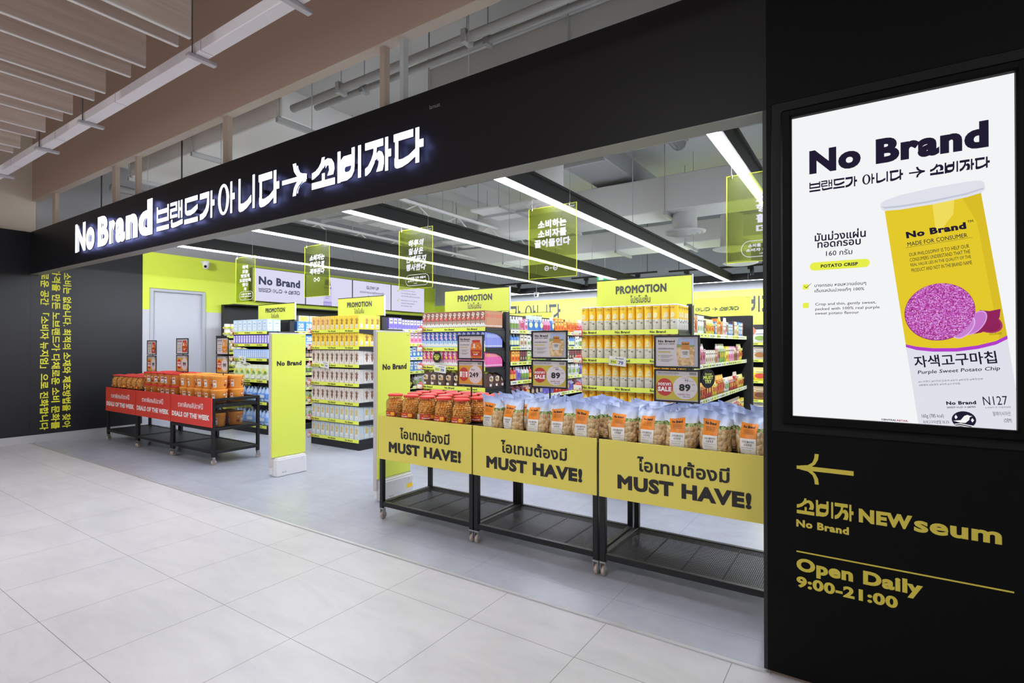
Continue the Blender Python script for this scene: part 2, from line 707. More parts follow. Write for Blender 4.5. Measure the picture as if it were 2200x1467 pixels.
# left side wall: black cladding, then lime over grey, and the plaster above
b = MB()
b.box(XL - .1, XL, -3, 4.07, .11, 3.12, CLAD)
b.box(XL - .1, XL + .0015, 2.6, 2.604, .11, 3.12, BLACKM)
struct('wall_left_cladding', b)
b = MB()
b.box(XL - .1, XL + .012, -3, 4.07, 0, .11, ALU)
struct('baseboard_left', b)
b = MB()
b.box(XL - .1, XL - .004, -3, 2.66, 3.12, 5.0, M('#c6bbae', .8))
struct('wall_left_upper', b)
b = MB()
b.box(XL - .1, XL - .01, 4.07, 4.18, 0, 2.062, GREYW)
b.box(XL - .1, XL - .01, 5.1, YB, 0, 2.062, GREYW)
b.box(XL - .1, XL - .01, 4.07, YB, 2.44, 3.06, LIME)
b.box(XL - .1, XL - .01, 4.07, 4.18, 2.062, 2.44, LIME)
b.box(XL - .1, XL - .01, 5.1, YB, 2.062, 2.44, LIME)
b.box(XL - .1, XL - .01, 2.66, YB, 3.06, 4.5, M('#9b9ca0', .8))
struct('wall_left', b)
DOORG = M('#b9bdc8', .45)
b = MB()
b.box(XL - .06, XL + .02, 4.18, 4.23, 0, 2.43, DOORG)
b.box(XL - .06, XL + .02, 5.05, 5.1, 0, 2.43, DOORG)
b.box(XL - .06, XL + .02, 4.23, 5.05, 2.385, 2.43, DOORG)
b.box(XL - .09, XL - .045, 4.23, 5.05, .005, 2.385, M('#c3c8d3', .4))
struct('door_1', b)

# back wall with the slogan painted large
b = MB()
b.box(XL, 2.6, YB, YB + .1, 0, 1.4, GREYW)
b.box(XL, 2.6, YB, YB + .1, 1.4, 2.56, LIME)
b.box(XL, 2.6, YB, YB + .1, 2.56, 4.5, M('#a9acb2', .8))
DARKLET = M('#34373e', .6)
slogan(b, (0, YB, 0), X, Z, -8.73, -4.28, 2.1, 2.45, DARKLET, .002, range(0, 7))
slogan(b, (0, YB, 0), X, Z, -5.65, -1.08, 2.1, 2.42, DARKLET, .002, range(7, 12))
struct('wall_back', b)
b = MB()
b.box(2.6, 2.7, YF + .1, YB, 0, 4.5, GREYW)
struct('wall_right', b)

# black front: fascia, pier with the advert, brown skirting
b = MB()
b.box(XL, -.38, YF, YF + .13, 2.495, 3.12, FASCIA)
b.box(XL, -.38, YF + .001, YF + .129, 2.492, 2.4955, M('#8e908c', .5))  # soffit painted paler than the fascia, for the light it catches
b.text('lamuat', (0, YF, 0), X, Z, -2.39, -2.3, 2.99, 3.018, M('#77777a', .6), .01)
struct('wall_front_fascia', b)
b = MB()
b.box(-.38, 4, YF, YF + .3, .016, 4.9, BLACKWALL)
b.box(-.395, -.38, YF, YF + .3, .016, 2.495, BLACKM)
struct('wall_front', b)
b = MB()
b.box(-.372, 4, YF + .01, YF + .28, 0, .016, M('#6d5c50', .5))
struct('baseboard_front', b)

# slab, bulkhead and mall ceiling
b = MB()
b.box(XL, 4, YF + .09, YB + .1, 4.45, 4.55, CEIL)
for by in (4.9, 10.2):
    b.box(XL, 2.6, by, by + .5, 4.05, 4.45, CEILD)
for bx in (-9.3, -6.4, 1.2):
    b.box(bx, bx + .4, 2.9, YB, 4.1, 4.45, CEIL)
struct('ceiling_slab', b)
BULK = M('#a58e7f', .8)
b = MB()
b.box(-10.27, 4, YF, YF + .09, 3.575, 4.9, BULK)
b.box(-10.27, 4, YF + .001, YF + .089, 3.571, 3.5755, M('#b3a79a', .8))
struct('wall_front_bulkhead', b)
b = MB()
b.box(XL, 6, -7, YF + .1, 4.9, 5.0, M('#9c8e82', .8))
struct('ceiling_mall', b)

# posts between bulkhead and fascia
for i, (px, w) in enumerate(((-5.01, .08), (-7.5, .09), (-6.88, .055), (-9.54, .12), (-2.9, .055), (-2.7, .04))):
    b = MB()
    b.box(px, px + w, YF + .03, YF + .08, 3.12, 3.575, M('#a39384', .7) if w > .04 else PIPE, .004)
    o = obj('hanger_post', b)
    tag(o, 'beige post between brown bulkhead and black fascia, %s from the left wall' % ORD[[3, 1, 2, 0, 4, 5][i]], 'post', 'posts above the fascia')

# ------------------------------------------------------------------ mall ceiling: wooden baffles and white trunking
bx = -2.55
gaps = (.13, .41, .21, .39, .19, .40, .20, .38, .22, .40, .2, .4, .2, .4)
xs = [v + .045 for v in (-3.14, -3.28, -3.69, -3.90, -4.29, -4.48, -4.88, -5.08, -5.46, -5.68, -6.08, -6.28, -6.68, -6.9, -7.3)]
for i, x in enumerate(xs):
    b = MB()
    b.box(x - .022, x, -4.5, 1.45, 3.14, 3.50, WOOD)
    b.box(x - .0225, x + .0005, -4.5, 1.4505, 3.135, 3.141, M('#d9d5d2', .4))  # pale lower edge: the shine on it is put into the colour
    o = obj('ceiling_baffle', b)
    tag(o, 'wood-grain ceiling baffle, %s plank from the right in the hanging row' % ORD[i], 'ceiling baffle', 'wooden ceiling baffles')
t = thing('cable_trunking', 'long white trunking hung below the brown bulkhead', 'trunking', (0, 0, 0))
b = MB()
b.box(-10.2, 1.5, 1.60, 1.68, 3.2, 3.27, M('#e2dfe4', .4), .004)
for k in range(9):
    b.box(-9.4 + k * 1.22, -9.396 + k * 1.22, 1.599, 1.681, 3.199, 3.271, M('#a9a6ab', .5))
obj('channel', b, t)
for k, x in enumerate((-2.43, -3.38, -5.1, -6.1, -7.4)):
    b = MB()
    b.box(x - .02, x + .02, 1.56, 1.73, 3.175, 3.198, M('#b9b6ba', .4), .003)
    b.tube([(x, 1.59, 3.19), (x, 1.59, 4.6)], .004, M('#4a4642', .5), 6)
    obj('bracket', b, t)
b = MB()
b.tube([(-7.6, 1.4, 3.5), (-7.6, 1.4, 4.9)], .008, PIPE, 6)
b.box(-7.75, -7.45, 1.2, 1.5, 3.23, 3.26, M('#cfd0dc', .5))
b.box(-7.7, -7.5, 1.3, 1.5, 3.26, 3.5, M('#c5c6d2', .5), .004)
tag(obj('ceiling_speaker', b), 'pale grey box speaker hanging beside the white trunking', 'speaker')

# ------------------------------------------------------------------ shop ceiling services
def duct(label, x0, x1, y0, y1, z0, z1, m=DUCT, flange=1.2):
    t = thing('air_duct', label, 'duct', ((x0 + x1) / 2, (y0 + y1) / 2, z0), 0, 'rectangular air ducts')
    hx, hy, h = (x1 - x0) / 2, (y1 - y0) / 2, z1 - z0
    b = MB()
    b.box(-hx, hx, -hy, hy, 0, h, m, .01)
    obj('casing', b, t)
    along_x = hx > hy
    n = max(2, int((hx if along_x else hy) * 2 / flange))
    for k in range(n + 1):
        b = MB()
        if along_x:
            x = -hx + .03 + k * (2 * hx - .06) / n
            b.box(x - .02, x + .02, -hy - .025, hy + .025, -.05, -.005, PIPE)
            b.tube([(x, -hy - .02, -.03), (x, -hy - .02, 4.44 - z0)], .006, PIPE, 6)
        else:
            y = -hy + .03 + k * (2 * hy - .06) / n
            b.box(-hx - .025, hx + .025, y - .02, y + .02, -.05, -.005, PIPE)
            b.tube([(-hx - .02, y, -.03), (-hx - .02, y, 4.44 - z0)], .006, PIPE, 6)
        obj('hanger', b, t)


duct('wide white duct just behind the shop front, above the yellow-can display', -3.1, .9, 3.35, 4.15, 3.42, 3.78, M('#cfd0cb', .7))
duct('long grey duct crossing the middle of the shop', -5.3, 2.4, 6.9, 7.5, 3.2, 3.66, DUCT, 1.5)
duct('wide pale duct behind the fascia, above the illuminated sign', -7.9, -4.6, 2.96, 3.85, 3.6, 3.9, M('#e8e8e5', .7))
duct('flat grey duct near the back wall', -7.5, 2.4, 9.0, 9.7, 3.15, 3.5, DUCT)
duct('short grey duct running toward the back wall, over the milk cartons', -3.3, -2.7, 4.6, 8.8, 3.74, 4.02, M('#a5a7a6', .7))
duct('grey duct running toward the back wall, over the hand-print boxes', -8.25, -7.65, 4.8, 8.8, 3.72, 4.0, M('#a5a7a6', .7))


def pipe(label, pts, r, m=PIPE):
    b = MB()
    b.tube(pts, r, m, 10)
    x0, x1 = pts[0], pts[-1]
    n = 5
    for k in range(n):
        f = (k + .5) / n
        p = Vector(x0).lerp(Vector(x1), f)
        b.box(p.x - .02, p.x + .02, p.y - r - .012, p.y + r + .012, p.z - r - .012, p.z + r + .012, m)
        b.tube([(p.x, p.y, p.z + r), (p.x, p.y, 4.44)], .005, m, 6)
    tag(obj('ceiling_pipe', b), label, 'pipe', 'pipes under the slab')


pipe('thick grey pipe parallel to the shop front, nearest the fascia', [(-4.4, 2.95, 3.62), (2.4, 2.95, 3.62)], .035)
pipe('grey pipe second from the fascia, parallel to the shop front', [(-4.4, 3.2, 3.72), (2.4, 3.2, 3.72)], .028)
pipe('thin conduit high behind the fascia, under the beam', [(-9.0, 4.6, 3.95), (2.4, 4.6, 3.95)], .018)
pipe('thin conduit above the long grey duct', [(-6.0, 6.4, 3.9), (2.4, 6.4, 3.9)], .016)
pipe('thin conduit pair member just behind the conduit above the long duct', [(-6.0, 6.55, 3.98), (2.4, 6.55, 3.98)], .012)
pipe('grey pipe running toward the back wall near the left wall', [(-8.6, 3.0, 3.6), (-8.6, 11.2, 3.6)], .05)
pipe('fat round pipe running toward the back wall over the cans', [(-2.0, 4.4, 4.0), (-2.0, 6.8, 4.0)], .09)


def truss(label, x, y0, y1, z0, z1):
    b = MB()
    W = M('#d3d3d0', .6)
    b.box(x - .02, x + .02, y0, y1, z0, z0 + .035, W)
    b.box(x - .02, x + .02, y0, y1, z1 - .035, z1, W)
    n = int((y1 - y0) / .4)
    for k in range(n):
        a, c = y0 + k * (y1 - y0) / n, y0 + (k + 1) * (y1 - y0) / n
        p, q = ((a, z0 + .02), (c, z1 - .02)) if k % 2 else ((a, z1 - .02), (c, z0 + .02))
        b.tube([(x, p[0], p[1]), (x, q[0], q[1])], .01, W, 6)
    for y in (y0 + .3, y1 - .3):
        b.tube([(x, y, z1 - .01), (x, y, 4.46)], .006, PIPE, 6)
    tag(obj('ceiling_truss', b), label, 'truss', 'white lattice trusses')


truss('white lattice truss under the slab, nearer the left wall', -6.95, 4.3, 9.5, 3.05, 3.3)
truss('white lattice truss under the slab, second from the left wall', -4.9, 4.3, 9.5, 3.05, 3.3)
for i, (px, py) in enumerate(((-6.08, 5.63), (-6.08, 6.37), (-6.08, 7.9), (-4.2, 6.36))):
    b = MB()
    b.box(px - .55, px + .55, py - .35, py + .35, 3.36, 3.385, M('#dededb', .7), .004)
    b.box(px - .58, px + .58, py - .02, py + .02, 3.33, 3.36, PIPE)
    b.box(px - .02, px + .02, py - .38, py + .38, 3.335, 3.36, PIPE)
    for q in (-.5, .5):
        b.tube([(px + q, py, 3.38), (px + q, py, 3.74 if i == 3 else 4.44)], .004, PIPE, 6)
    tag(obj('suspended_panel', b), 'white suspended ceiling panel, %s from the shop front' % ORD[(0, 2, 3, 1)[i]], 'ceiling panel', 'suspended white panels')
for i, (x, y, z, tx, ty, tz, w) in enumerate(((-8.5, 2.86, 3.02, -10.2, 5.6, 2.5, 150), (-8.0, 2.86, 3.02, -8.6, 5.3, 1.7, 110), (-6.3, 2.86, 3.02, -6.3, 5.3, 1.9, 50))):  # unseen lamps added to brighten the left wall and nearby display fronts
    t = thing('added_fill_spot', 'unseen spot lamp added as fill behind the fascia, %s from the left wall' % ORD[i], 'added fill lamp', (x, y, z + .03), 0, 'added fill lamps behind the fascia')
    b = MB()
    b.box(-.03, .03, -.03, .03, .0, .03, BLACKM, .004)
    b.tube([(0, 0, .03), (0, 0, 4.45 - z - .03)], .008, BLACKM, 6)
    b.lathe([(.03, .0), (.035, .03), (.035, .1), (.001, .1)], BLACKM, 14, (0, -.06, -.03))
    obj('housing', b, t)
    l = bpy.data.lights.new('added_fill_spot', 'SPOT')
    l.energy = w
    l.spot_size = 1.9
    l.spot_blend = .9
    l.shadow_soft_size = .08
    o = bpy.data.objects.new('added_fill_spot_light', l)
    o.location = (x, y, z)
    o.rotation_euler = (Vector((tx, ty, tz)) - Vector((x, y, z))).to_track_quat('-Z', 'Y').to_euler()
    COL.objects.link(o)


def diffuser(label, x, y, z, top, r=.2):
    t = thing('ceiling_diffuser', label, 'air diffuser', (x, y, z), 0, 'round air diffusers')
    b = MB()
    b.cyl(r * .8, .05, top - z, M('#c4c4c0', .7), 24)
    obj('duct_drop', b, t)
    b = MB()
    W = M('#d8d8d5', .5)
    for q, (ra, h) in enumerate(((1.35, .0), (1.05, -.012), (.75, -.02), (.45, -.026))):
        b.lathe([(r * (ra - .34 if ra > .5 else .02), h + .03), (r * (ra - .2), h + .012), (r * ra, h + .03), (r * ra, h + .04)], W, 28)
    b.disc(r * 1.3, M('#8f908e', .6), 28, (0, 0, .035), False)
    obj('diffuser_rings', b, t)


diffuser('round white air diffuser seen behind the lime board, above the milk cartons', -2.98, 5.2, 2.98, 3.69, .2)
diffuser('round white air diffuser under the long duct, above the yellow cans', -2.05, 7.2, 2.92, 3.2, .2)
diffuser('round white air diffuser just behind the long duct, third from the front', -1.72, 8.5, 2.86, 3.4, .2)
diffuser('round white air diffuser nearest the back wall', -1.75, 9.3, 2.75, 3.15, .2)
diffuser('round white air diffuser at the black pier', -.33, 4.9, 3.0, 3.5, .2)

for i, (x0, y) in enumerate(((-8.4, 10.6), (-5.4, 10.4), (-3.3, 10.5), (-.9, 10.5))):
    t = thing('track_light', 'black ceiling track with spot heads, %s from the left wall' % ORD[i], 'track light', (x0, y, 2.88), 0, 'black lighting tracks')
    b = MB()
    b.box(0, 1.9, -.02, .02, 0, .035, BLACKM, .003)
    for q in (.2, 1.7):
        b.tube([(q, 0, .03), (q, 0, 1.6)], .005, BLACKM, 6)
    obj('rail', b, t)
    for q in (.35, 1.5):
        b = MB()
        b.box(q - .05, q + .05, -.025, .025, -.05, -.002, BLACKM, .004)
        b.lathe([(.03, -.11), (.035, -.05), (.035, .03), (.02, .04)], BLACKM, 14, (q + .03, -.05, -.06))
        obj('spot_head', b, t)
b = MB()
b.box(-.16, .16, -.02, .02, 0, .14, E('#55d889', .9), .004)
b.rect((0, -.02, 0), X, Z, -.12, -.02, .03, .11, E('#eafff0', 1), .002)
b.tube([(0, 0, .14), (0, 0, 1.74)], .006, PIPE, 6)
o = obj('exit_sign', b, None, (-4.4, 9.9, 2.72))
tag(o, 'small green glowing exit sign hanging deep in the shop', 'exit sign')

# linear lights: five running back from the front, one along the back
DIFF = E('#eef2ff', STRIP)
LX = (-.755, -2.275, -3.99, -5.47, -7.12)
for i, x in enumerate(LX):
    t = thing('linear_light', 'long black linear light with glowing white strip, %s from the black pier' % ORD[i], 'linear light', (x, 2.77, 2.67), 0, 'linear lights running back into the shop')
    L = 8.13
    b = MB()
    b.box(-.03, .055, 0, L, .012, .15, BLACKM)
    b.box(-.045, .07, 0, L, .13, .155, BLACKM)
    obj('housing', b, t)
    b = MB()
    b.box(-.028, .028, .004, L - .004, 0, .0118, DIFF)
    obj('diffuser_strip', b, t)
    for q in (.08, 3.11, 5.66, 8.0):
        b = MB()
        b.tube([(.01, q, .15), (.01, q, 1.77)], .004, PIPE, 6)
        obj('suspension_rod', b, t)
t = thing('linear_light', 'black linear light with glowing strip running across in front of the back wall', 'linear light', (-8.1, 10.98, 2.67), 0, None)
b = MB()
b.box(0, 10.4, -.03, .055, .012, .15, BLACKM)
obj('housing', b, t)
b = MB()
b.add([(.004, -.028, .0115), (.004, .028, .0115), (10.396, .028, .0115), (10.396, -.028, .0115)], [(0, 1, 2, 3)], DIFF)
obj('diffuser_strip', b, t)
for q in (.4, 3.6, 6.8, 10):
    b = MB()
    b.tube([(q, .01, .15), (q, .01, 1.77)], .004, PIPE, 6)
    obj('suspension_rod', b, t)

# security cameras
def seccam(label, x, y, z, rz):
    t = thing('security_camera', label, 'security camera', (x, y, z), rz, 'dome cameras')
    b = MB()
    b.cyl(.06, -.03, 0, WHITEPL, 20)
    b.lathe([(.052, -.03), (.055, -.06), (.05, -.095), (.03, -.115), (.001, -.12)], WHITEPL, 20)
    obj('housing', b, t)
    b = MB()
    b.lathe([(.001, -.02), (.018, -.017), (.026, 0)], M('#101216', .1), 16, (0, -.05, -.075), True, 'Y')
    obj('lens', b, t)


t = MB()
t.box(XL - .01, XL + .16, 5.02, 5.1, 2.97, 3.0, WHITEPL, .004)
tag(obj('camera_bracket', t), 'white wall bracket holding the dome camera above the grey door', 'bracket')
seccam('white dome security camera on lime wall above the grey door', XL + .12, 5.06, 2.97, .9)
b = MB()
b.tube([(0, 0, 0), (0, 0, 1.75)], .008, PIPE, 6)
tag(obj('camera_pole', b, None, (-6.6, 10.9, 2.70)), 'thin ceiling pole carrying the small camera before the back wall', 'pole')
seccam('white dome security camera hanging before the lime back wall', -6.6, 10.9, 2.70, .3)

# ------------------------------------------------------------------ illuminated sign
GLOW = E('#f6f7ff', 3.0)
HALO = E('#a4acff', 9.0)
RIM = M('#3a3c52', .4)
t = thing('illuminated_sign', 'glowing white lettering of the shop name on black fascia', 'sign', (0, YF, 0))


def sign_letter(polys, outline):
    """dark return, white lit face a little inside it, bluish lit back that washes the fascia"""
    b = MB()
    for i, (pts, out) in enumerate(zip(polys, outline)):
        b.solid((0, -.042, 0), X, Z, out, .008, RIM)
        b.poly((0, -.05, 0), X, Z, pts, GLOW, .001 + min(i, 6) * .0003)
        cx, cz = sum(p[0] for p in pts) / len(pts), sum(p[1] for p in pts) / len(pts)
        ins = [(p[0] + (cx - p[0]) * .25, p[1] + (cz - p[1]) * .25) for p in pts]
        b.poly((0, -.0415, 0), -X, Z, [(-p[0], p[1]) for p in reversed(ins)], HALO, .0003)
    return b


def text_letter(ch, x0, x1, z0, z1):
    b = MB()
    g = .006
    vs, fs, (a, e, c, f) = text2d(ch, .05, 4)
    q = [((p[0] - a) / (e - a), (p[1] - c) / (f - c), p[2]) for p in vs]
    edges = {}
    for fc in fs:
        for i in range(len(fc)):
            k = (fc[i], fc[(i + 1) % len(fc)])
            edges[k] = edges.get(k, 0) + 1
    back = [(x0 - g + u * (x1 - x0 + 2 * g), z0 - g + v * (z1 - z0 + 2 * g)) for u, v, _ in q]
    rim = [(i, j) for (i, j) in edges if (j, i) not in edges]
    n = len(back)
    b.add([(p[0], -.042, p[1]) for p in back] + [(p[0], -.05, p[1]) for p in back], [(i, j, j + n, i + n) for i, j in rim], RIM)
    b.art([(p[0], p[1], w[2]) for p, w in zip(back, q)], fs, (0, -.0495, 0), X, Z, RIM, 0)
    b.art([(x0 + u * (x1 - x0), z0 + v * (z1 - z0), w) for u, v, w in q], fs, (0, -.05, 0), X, Z, GLOW, .001)
    b.art([(-(x0 + (.5 + (u - .5) * .92) * (x1 - x0)), z0 + (.5 + (v - .5) * .94) * (z1 - z0), w) for u, v, w in q], [tuple(reversed(k)) for k in fs], (0, -.041, 0), -X, Z, HALO, .001)
    return b


cuts = [('N', -8.395, -8.06, 2.62, 2.975), ('o', -8.045, -7.78, 2.612, 2.89), ('B', -7.68, -7.37, 2.62, 2.975), ('r', -7.345, -7.185, 2.62, 2.89), ('a', -7.17, -6.92, 2.612, 2.89),
        ('n', -6.895, -6.60, 2.62, 2.89), ('d', -6.575, -6.245, 2.612, 2.99)]
for ch, x0, x1, z0, z1 in cuts:
    obj('letter', text_letter(ch, x0, x1, z0, z1), t)
SGN = [('beu', -6.145, -5.88, 2.625, 2.875), ('raen', -5.85, -5.595, 2.625, 2.875), ('deu', -5.56, -5.30, 2.625, 2.875), ('ga', -5.26, -4.99, 2.63, 2.875), ('a', -4.93, -4.64, 2.62, 2.9), ('ni', -4.60, -4.32, 2.615, 2.9),
       ('da', -4.28, -3.985, 2.61, 2.88), ('arrow', -3.945, -3.622, 2.628, 2.884), ('so', -3.558, -3.285, 2.64, 2.865), ('bi', -3.255, -2.985, 2.64, 2.87), ('ja', -2.955, -2.695, 2.64, 2.87), ('da', -2.67, -2.397, 2.64, 2.87)]
for g, x0, x1, z0, z1 in SGN:
    ps, os_ = [], []
    for p in GLYPH[g]:
        pts = [(x0 + q[0] * (x1 - x0), z0 + q[1] * (z1 - z0)) for q in p]
        cx, cz = sum(q[0] for q in pts) / len(pts), sum(q[1] for q in pts) / len(pts)
        ps.append(pts)
        os_.append([(q[0] + (.004 if q[0] > cx else -.004), q[1] + (.004 if q[1] > cz else -.004)) for q in pts])
    obj('letter', sign_letter(ps, os_ if g != 'a' else ps), t)
for k in range(11):
    b = MB()
    b.box(-8.3 + k * .58, -8.27 + k * .58, -.04, 0, 2.72, 2.75, BLACKM)
    obj('standoff', b, t)

# ------------------------------------------------------------------ wall lettering
YV = M('#f2f03a', .5)
for i, (s, y0, y1, ztop) in enumerate((('소비는 없습니다. 최적의 소재와 제조방법을 찾아', 2.985, 3.09, 2.56), ('가격을 만든 노브랜드가 다채로운 소비 문화를', 2.85, 2.955, 2.62), ('새로운 공간 「소비자 뉴지엄」으로 진화합니다', 2.715, 2.82, 2.66))):
    b = MB()
    b.text(s, (0, 0, 0), -Z, Y, 0, ztop - .17, 0, y1 - y0, YV, .028, .002)
    o = obj('vinyl_lettering', b, None, (XL, y0, ztop))
    tag(o, 'column of yellow turned Korean lettering on black left wall, %s' % ('nearest the grey door', 'middle of three', 'farthest from the grey door')[i], 'lettering', 'yellow wall text columns')
YG = M('#c9b83f', .5)
b = MB()
b.rect((0, 0, 0), X, Z, -.245, -.057, .9135, .9325, YG)
up = [(-.264, .923), (-.25, .9325), (-.222, .937), (-.205, .95), (-.198, .968), (-.196, .988), (-.181, .988), (-.184, .964), (-.194, .944), (-.212, .928), (-.235, .9165), (-.264, .9165)]
b.poly((0, 0, 0), X, Z, up, YG, .0014)
b.poly((0, 0, 0), X, Z, [(p[0], 1.8475 - p[1]) for p in reversed(up)], YG, .0016)
tag(obj('vinyl_arrow', b, None, (0, YF, 0)), 'yellow curved arrow pointing left on black pier', 'lettering')
b = MB()
for k, (g, a) in enumerate((('so', -.264), ('bi', -.192), ('ja', -.124))):
    for i, p in enumerate(GLYPH[g]):
        b.poly((0, 0, 0), X, Z, [(a + q[0] * .066, .726 + q[1] * .068) for q in p], YG, .0012 + i * .0002)
t = thing('vinyl_lettering', 'yellow NEWseum lettering with small shop name on black pier', 'lettering', (0, YF, 0))
obj('korean_word', b, t)
b = MB()
b.text('NEW', (0, 0, 0), X, Z, -.04, .135, .728, .784, YG, .062, .0016, 4)
b.text('seum', (0, 0, 0), X, Z, .14, .395, .725, .77, YG, .04, .0016, 4)
obj('latin_word', b, t)
b = MB()
b.text('No Brand', (0, 0, 0), X, Z, -.266, -.074, .668, .7, YG, .05)
obj('shop_name', b, t)
t = thing('vinyl_lettering', 'yellow ruled line over Open Daily hours on black pier', 'lettering', (0, YF, 0))
b = MB()
b.rect((0, 0, 0), X, Z, -.266, .427, .559, .565, YG)
obj('ruled_line', b, t)
b = MB()
b.text('Open Daily', (0, 0, 0), X, Z, -.266, .167, .476 - .012, .536, YG, .055, .0016, 4)
obj('text_line', b, t)
b = MB()
b.text('9:00-21:00', (0, 0, 0), X, Z, -.266, .088, .409, .457, YG, .05, .0016, 4)
obj('text_line', b, t)
b = MB()
b.box(-.239, -.116, YF - .006, YF, 1.099, 1.106, M('#8a7c70', .4, .5))
tag(obj('metal_plate', b), 'thin bronze strip on black pier under the advert display', 'plate')
# ------------------------------------------------------------------ advert display on the pier
t = thing('advert_display', 'large lit advert screen with purple crisp can on black pier', 'display', (0, YF, 0))
b = MB()
BZ = M('#060607', .5, 0, .1)
b.box(-.318, -.276, -.045, 0, 1.112, 2.46, BZ, .008)
b.box(.433, .47, -.045, 0, 1.112, 2.46, BZ, .008)
b.box(-.318, .47, -.044, 0, 1.108, 1.146, BZ, .008)
b.box(-.318, .47, -.044, 0, 2.424, 2.46, BZ, .008)
b.box(-.36, .51, -.012, 0, 1.07, 2.51, M('#080809', .5, 0, .2), .004)
obj('bezel', b, t)
b = MB()
A0 = (0, -.0135, 0)
EW = E('#f3f4f6', 1.0)
EK = E('#221d33', 1.0)
EY = E('#e8ef4a', 1.0)
EGOLD = E('#e3c92c', 1.0)
b.rect(A0, X, Z, -.28, .437, 1.14, 2.43, EW, 0)
b.text('No Brand', A0, X, Z, -.211, .363, 2.172, 2.272, EK, .075, .002, 4)
slogan(b, A0, X, Z, -.211, .367, 2.097, 2.138, EK, .002)
b.text('มันม่วงแผ่น', A0, X, Z, -.192, -.012, 1.886, 1.924, EK, .025, .002)
b.text('ทอดกรอบ', A0, X, Z, -.182, -.029, 1.857, 1.881, EK, .025, .002)
b.text('160 กรัม', A0, X, Z, -.151, -.058, 1.821, 1.844, EK, .008, .002)
pill = []
for k in range(13):
    a = PI / 2 + PI * k / 12
    pill.append((-.194 + .017 * math.cos(a), 1.781 + .017 * math.sin(a)))
for k in range(13):
    a = -PI / 2 + PI * k / 12
    pill.append((-.016 + .017 * math.cos(a), 1.781 + .017 * math.sin(a)))
b.poly(A0, X, Z, pill, EY, .001)
b.text('POTATO CRISP', A0, X, Z, -.17, -.039, 1.773, 1.787, EK, .045, .002)
for z in (1.686, 1.607):
    b.rect(A0, X, Z, -.237, -.215, z, z + .022, EY, .001)
b.poly(A0, X, Z, [(-.232, 1.7), (-.224, 1.691), (-.204, 1.711), (-.204, 1.7125), (-.2245, 1.694), (-.231, 1.7015)], EK, .002)
b.text('บางกรอบ หอมหวานอ่อนๆ', A0, X, Z, -.193, -.012, 1.69, 1.709, EK, .01, .002)
b.text('เต็มรสมันม่วงแท้ๆ 100%', A0, X, Z, -.193, -.018, 1.668, 1.686, EK, .01, .002)
for s, x1, z in (('Crisp and thin, gently sweet,', .021, 1.612), ('packed with 100% real purple', .033, 1.592), ('sweet potato flavour', -.036, 1.5735)):
    b.text(s, A0, X, Z, -.191, x1, z, z + .015, EK, .006, .002)
# the pictured can: tilted lettering axes
ca = math.atan2(.027, .29)
U = Vector((math.cos(ca), 0, math.sin(ca)))
V2 = Vector((-.03, 0, .999))
CV = Vector((-.12, 0, .993)).normalized()
b.poly(A0, X, Z, [(.051, 1.981), (.117, 1.445), (.155, 1.1405), (.434, 1.1405), (.436, 1.25), (.41, 1.474), (.341, 2.008)], EGOLD, .001)
b.poly(A0, X, Z, [(.286, 2.003), (.341, 2.008), (.412, 1.47), (.39, 1.462), (.33, 1.9)], E('#d9bd28', 1), .0012)
b.poly(A0, X, Z, [(.2, 1.99), (.265, 1.998), (.262, 1.94), (.235, 1.9), (.22, 1.86), (.208, 1.9)], E('#f0dc5c', 1), .0013)
wh = [(.117, 1.445), (.155, 1.1405), (.436, 1.1405), (.436, 1.26), (.411, 1.474), (.38, 1.454), (.33, 1.438), (.27, 1.428), (.2, 1.427), (.15, 1.433)]
b.poly(A0, X, Z, wh, E('#dfe0ea', 1), .0015)
b.poly(A0, X, Z, [(.116, 1.452), (.117, 1.441), (.15, 1.43), (.2, 1.424), (.27, 1.425), (.33, 1.435), (.38, 1.451), (.411, 1.471), (.41, 1.484), (.38, 1.464), (.33, 1.448), (.27, 1.438), (.2, 1.437), (.15, 1.443)], E('#b13fc9', 1), .0018)
lid = [(.037, 2.011), (.038, 1.992), (.05, 1.982), (.1, 1.98), (.2, 1.986), (.3, 1.998), (.342, 2.008), (.353, 2.02), (.35, 2.045), (.34, 2.054), (.3, 2.056), (.2, 2.05), (.1, 2.037), (.05, 2.023)]
b.poly(A0, X, Z, lid, E('#dfe1ea', 1), .002)
b.poly(A0, X, Z, [(.04, 2.0), (.05, 1.991), (.1, 1.989), (.2, 1.995), (.3, 2.007), (.348, 2.02), (.347, 2.026), (.3, 2.014), (.2, 2.002), (.1, 1.996), (.05, 1.998)], E('#c3c6d6', 1), .0024)
b.text('No Brand', (.1205, -.0135, 1.864), U, CV, 0, .18, 0, .026, EK, .06, .002)
b.text('TM', (.303, -.0135, 1.902), U, CV, 0, .016, 0, .009, EK, .02, .002)
b.text('MADE FOR CONSUMER', (.124, -.0135, 1.833), U, CV, 0, .18, 0, .016, EK, .008, .002)
b.rect((.117, -.0135, 1.828), U, CV, 0, .2, 0, .001, EK, .002)
for i, s in enumerate(('OUR PHILOSOPHY IS TO HELP OUR', 'CONSUMERS UNDERSTAND THAT THE', 'REAL VALUE LIES IN THE QUALITY OF THE', 'PRODUCT AND NOT IN THE BRAND NAME')):
    b.text(s, (.1285 + i * .0025, -.0135, 1.793 - i * .0205), U, CV, 0, .18, 0, .014, EK, .004, .002)
b.ell((0, -.0135, 0), X, Z, .218, 1.575, .104, .11, E('#8b2a78', 1), .002, 40, -.5)
b.ell((0, -.0135, 0), X, Z, .218, 1.576, .102, .108, CHIPART, .0024, 40, -.5)
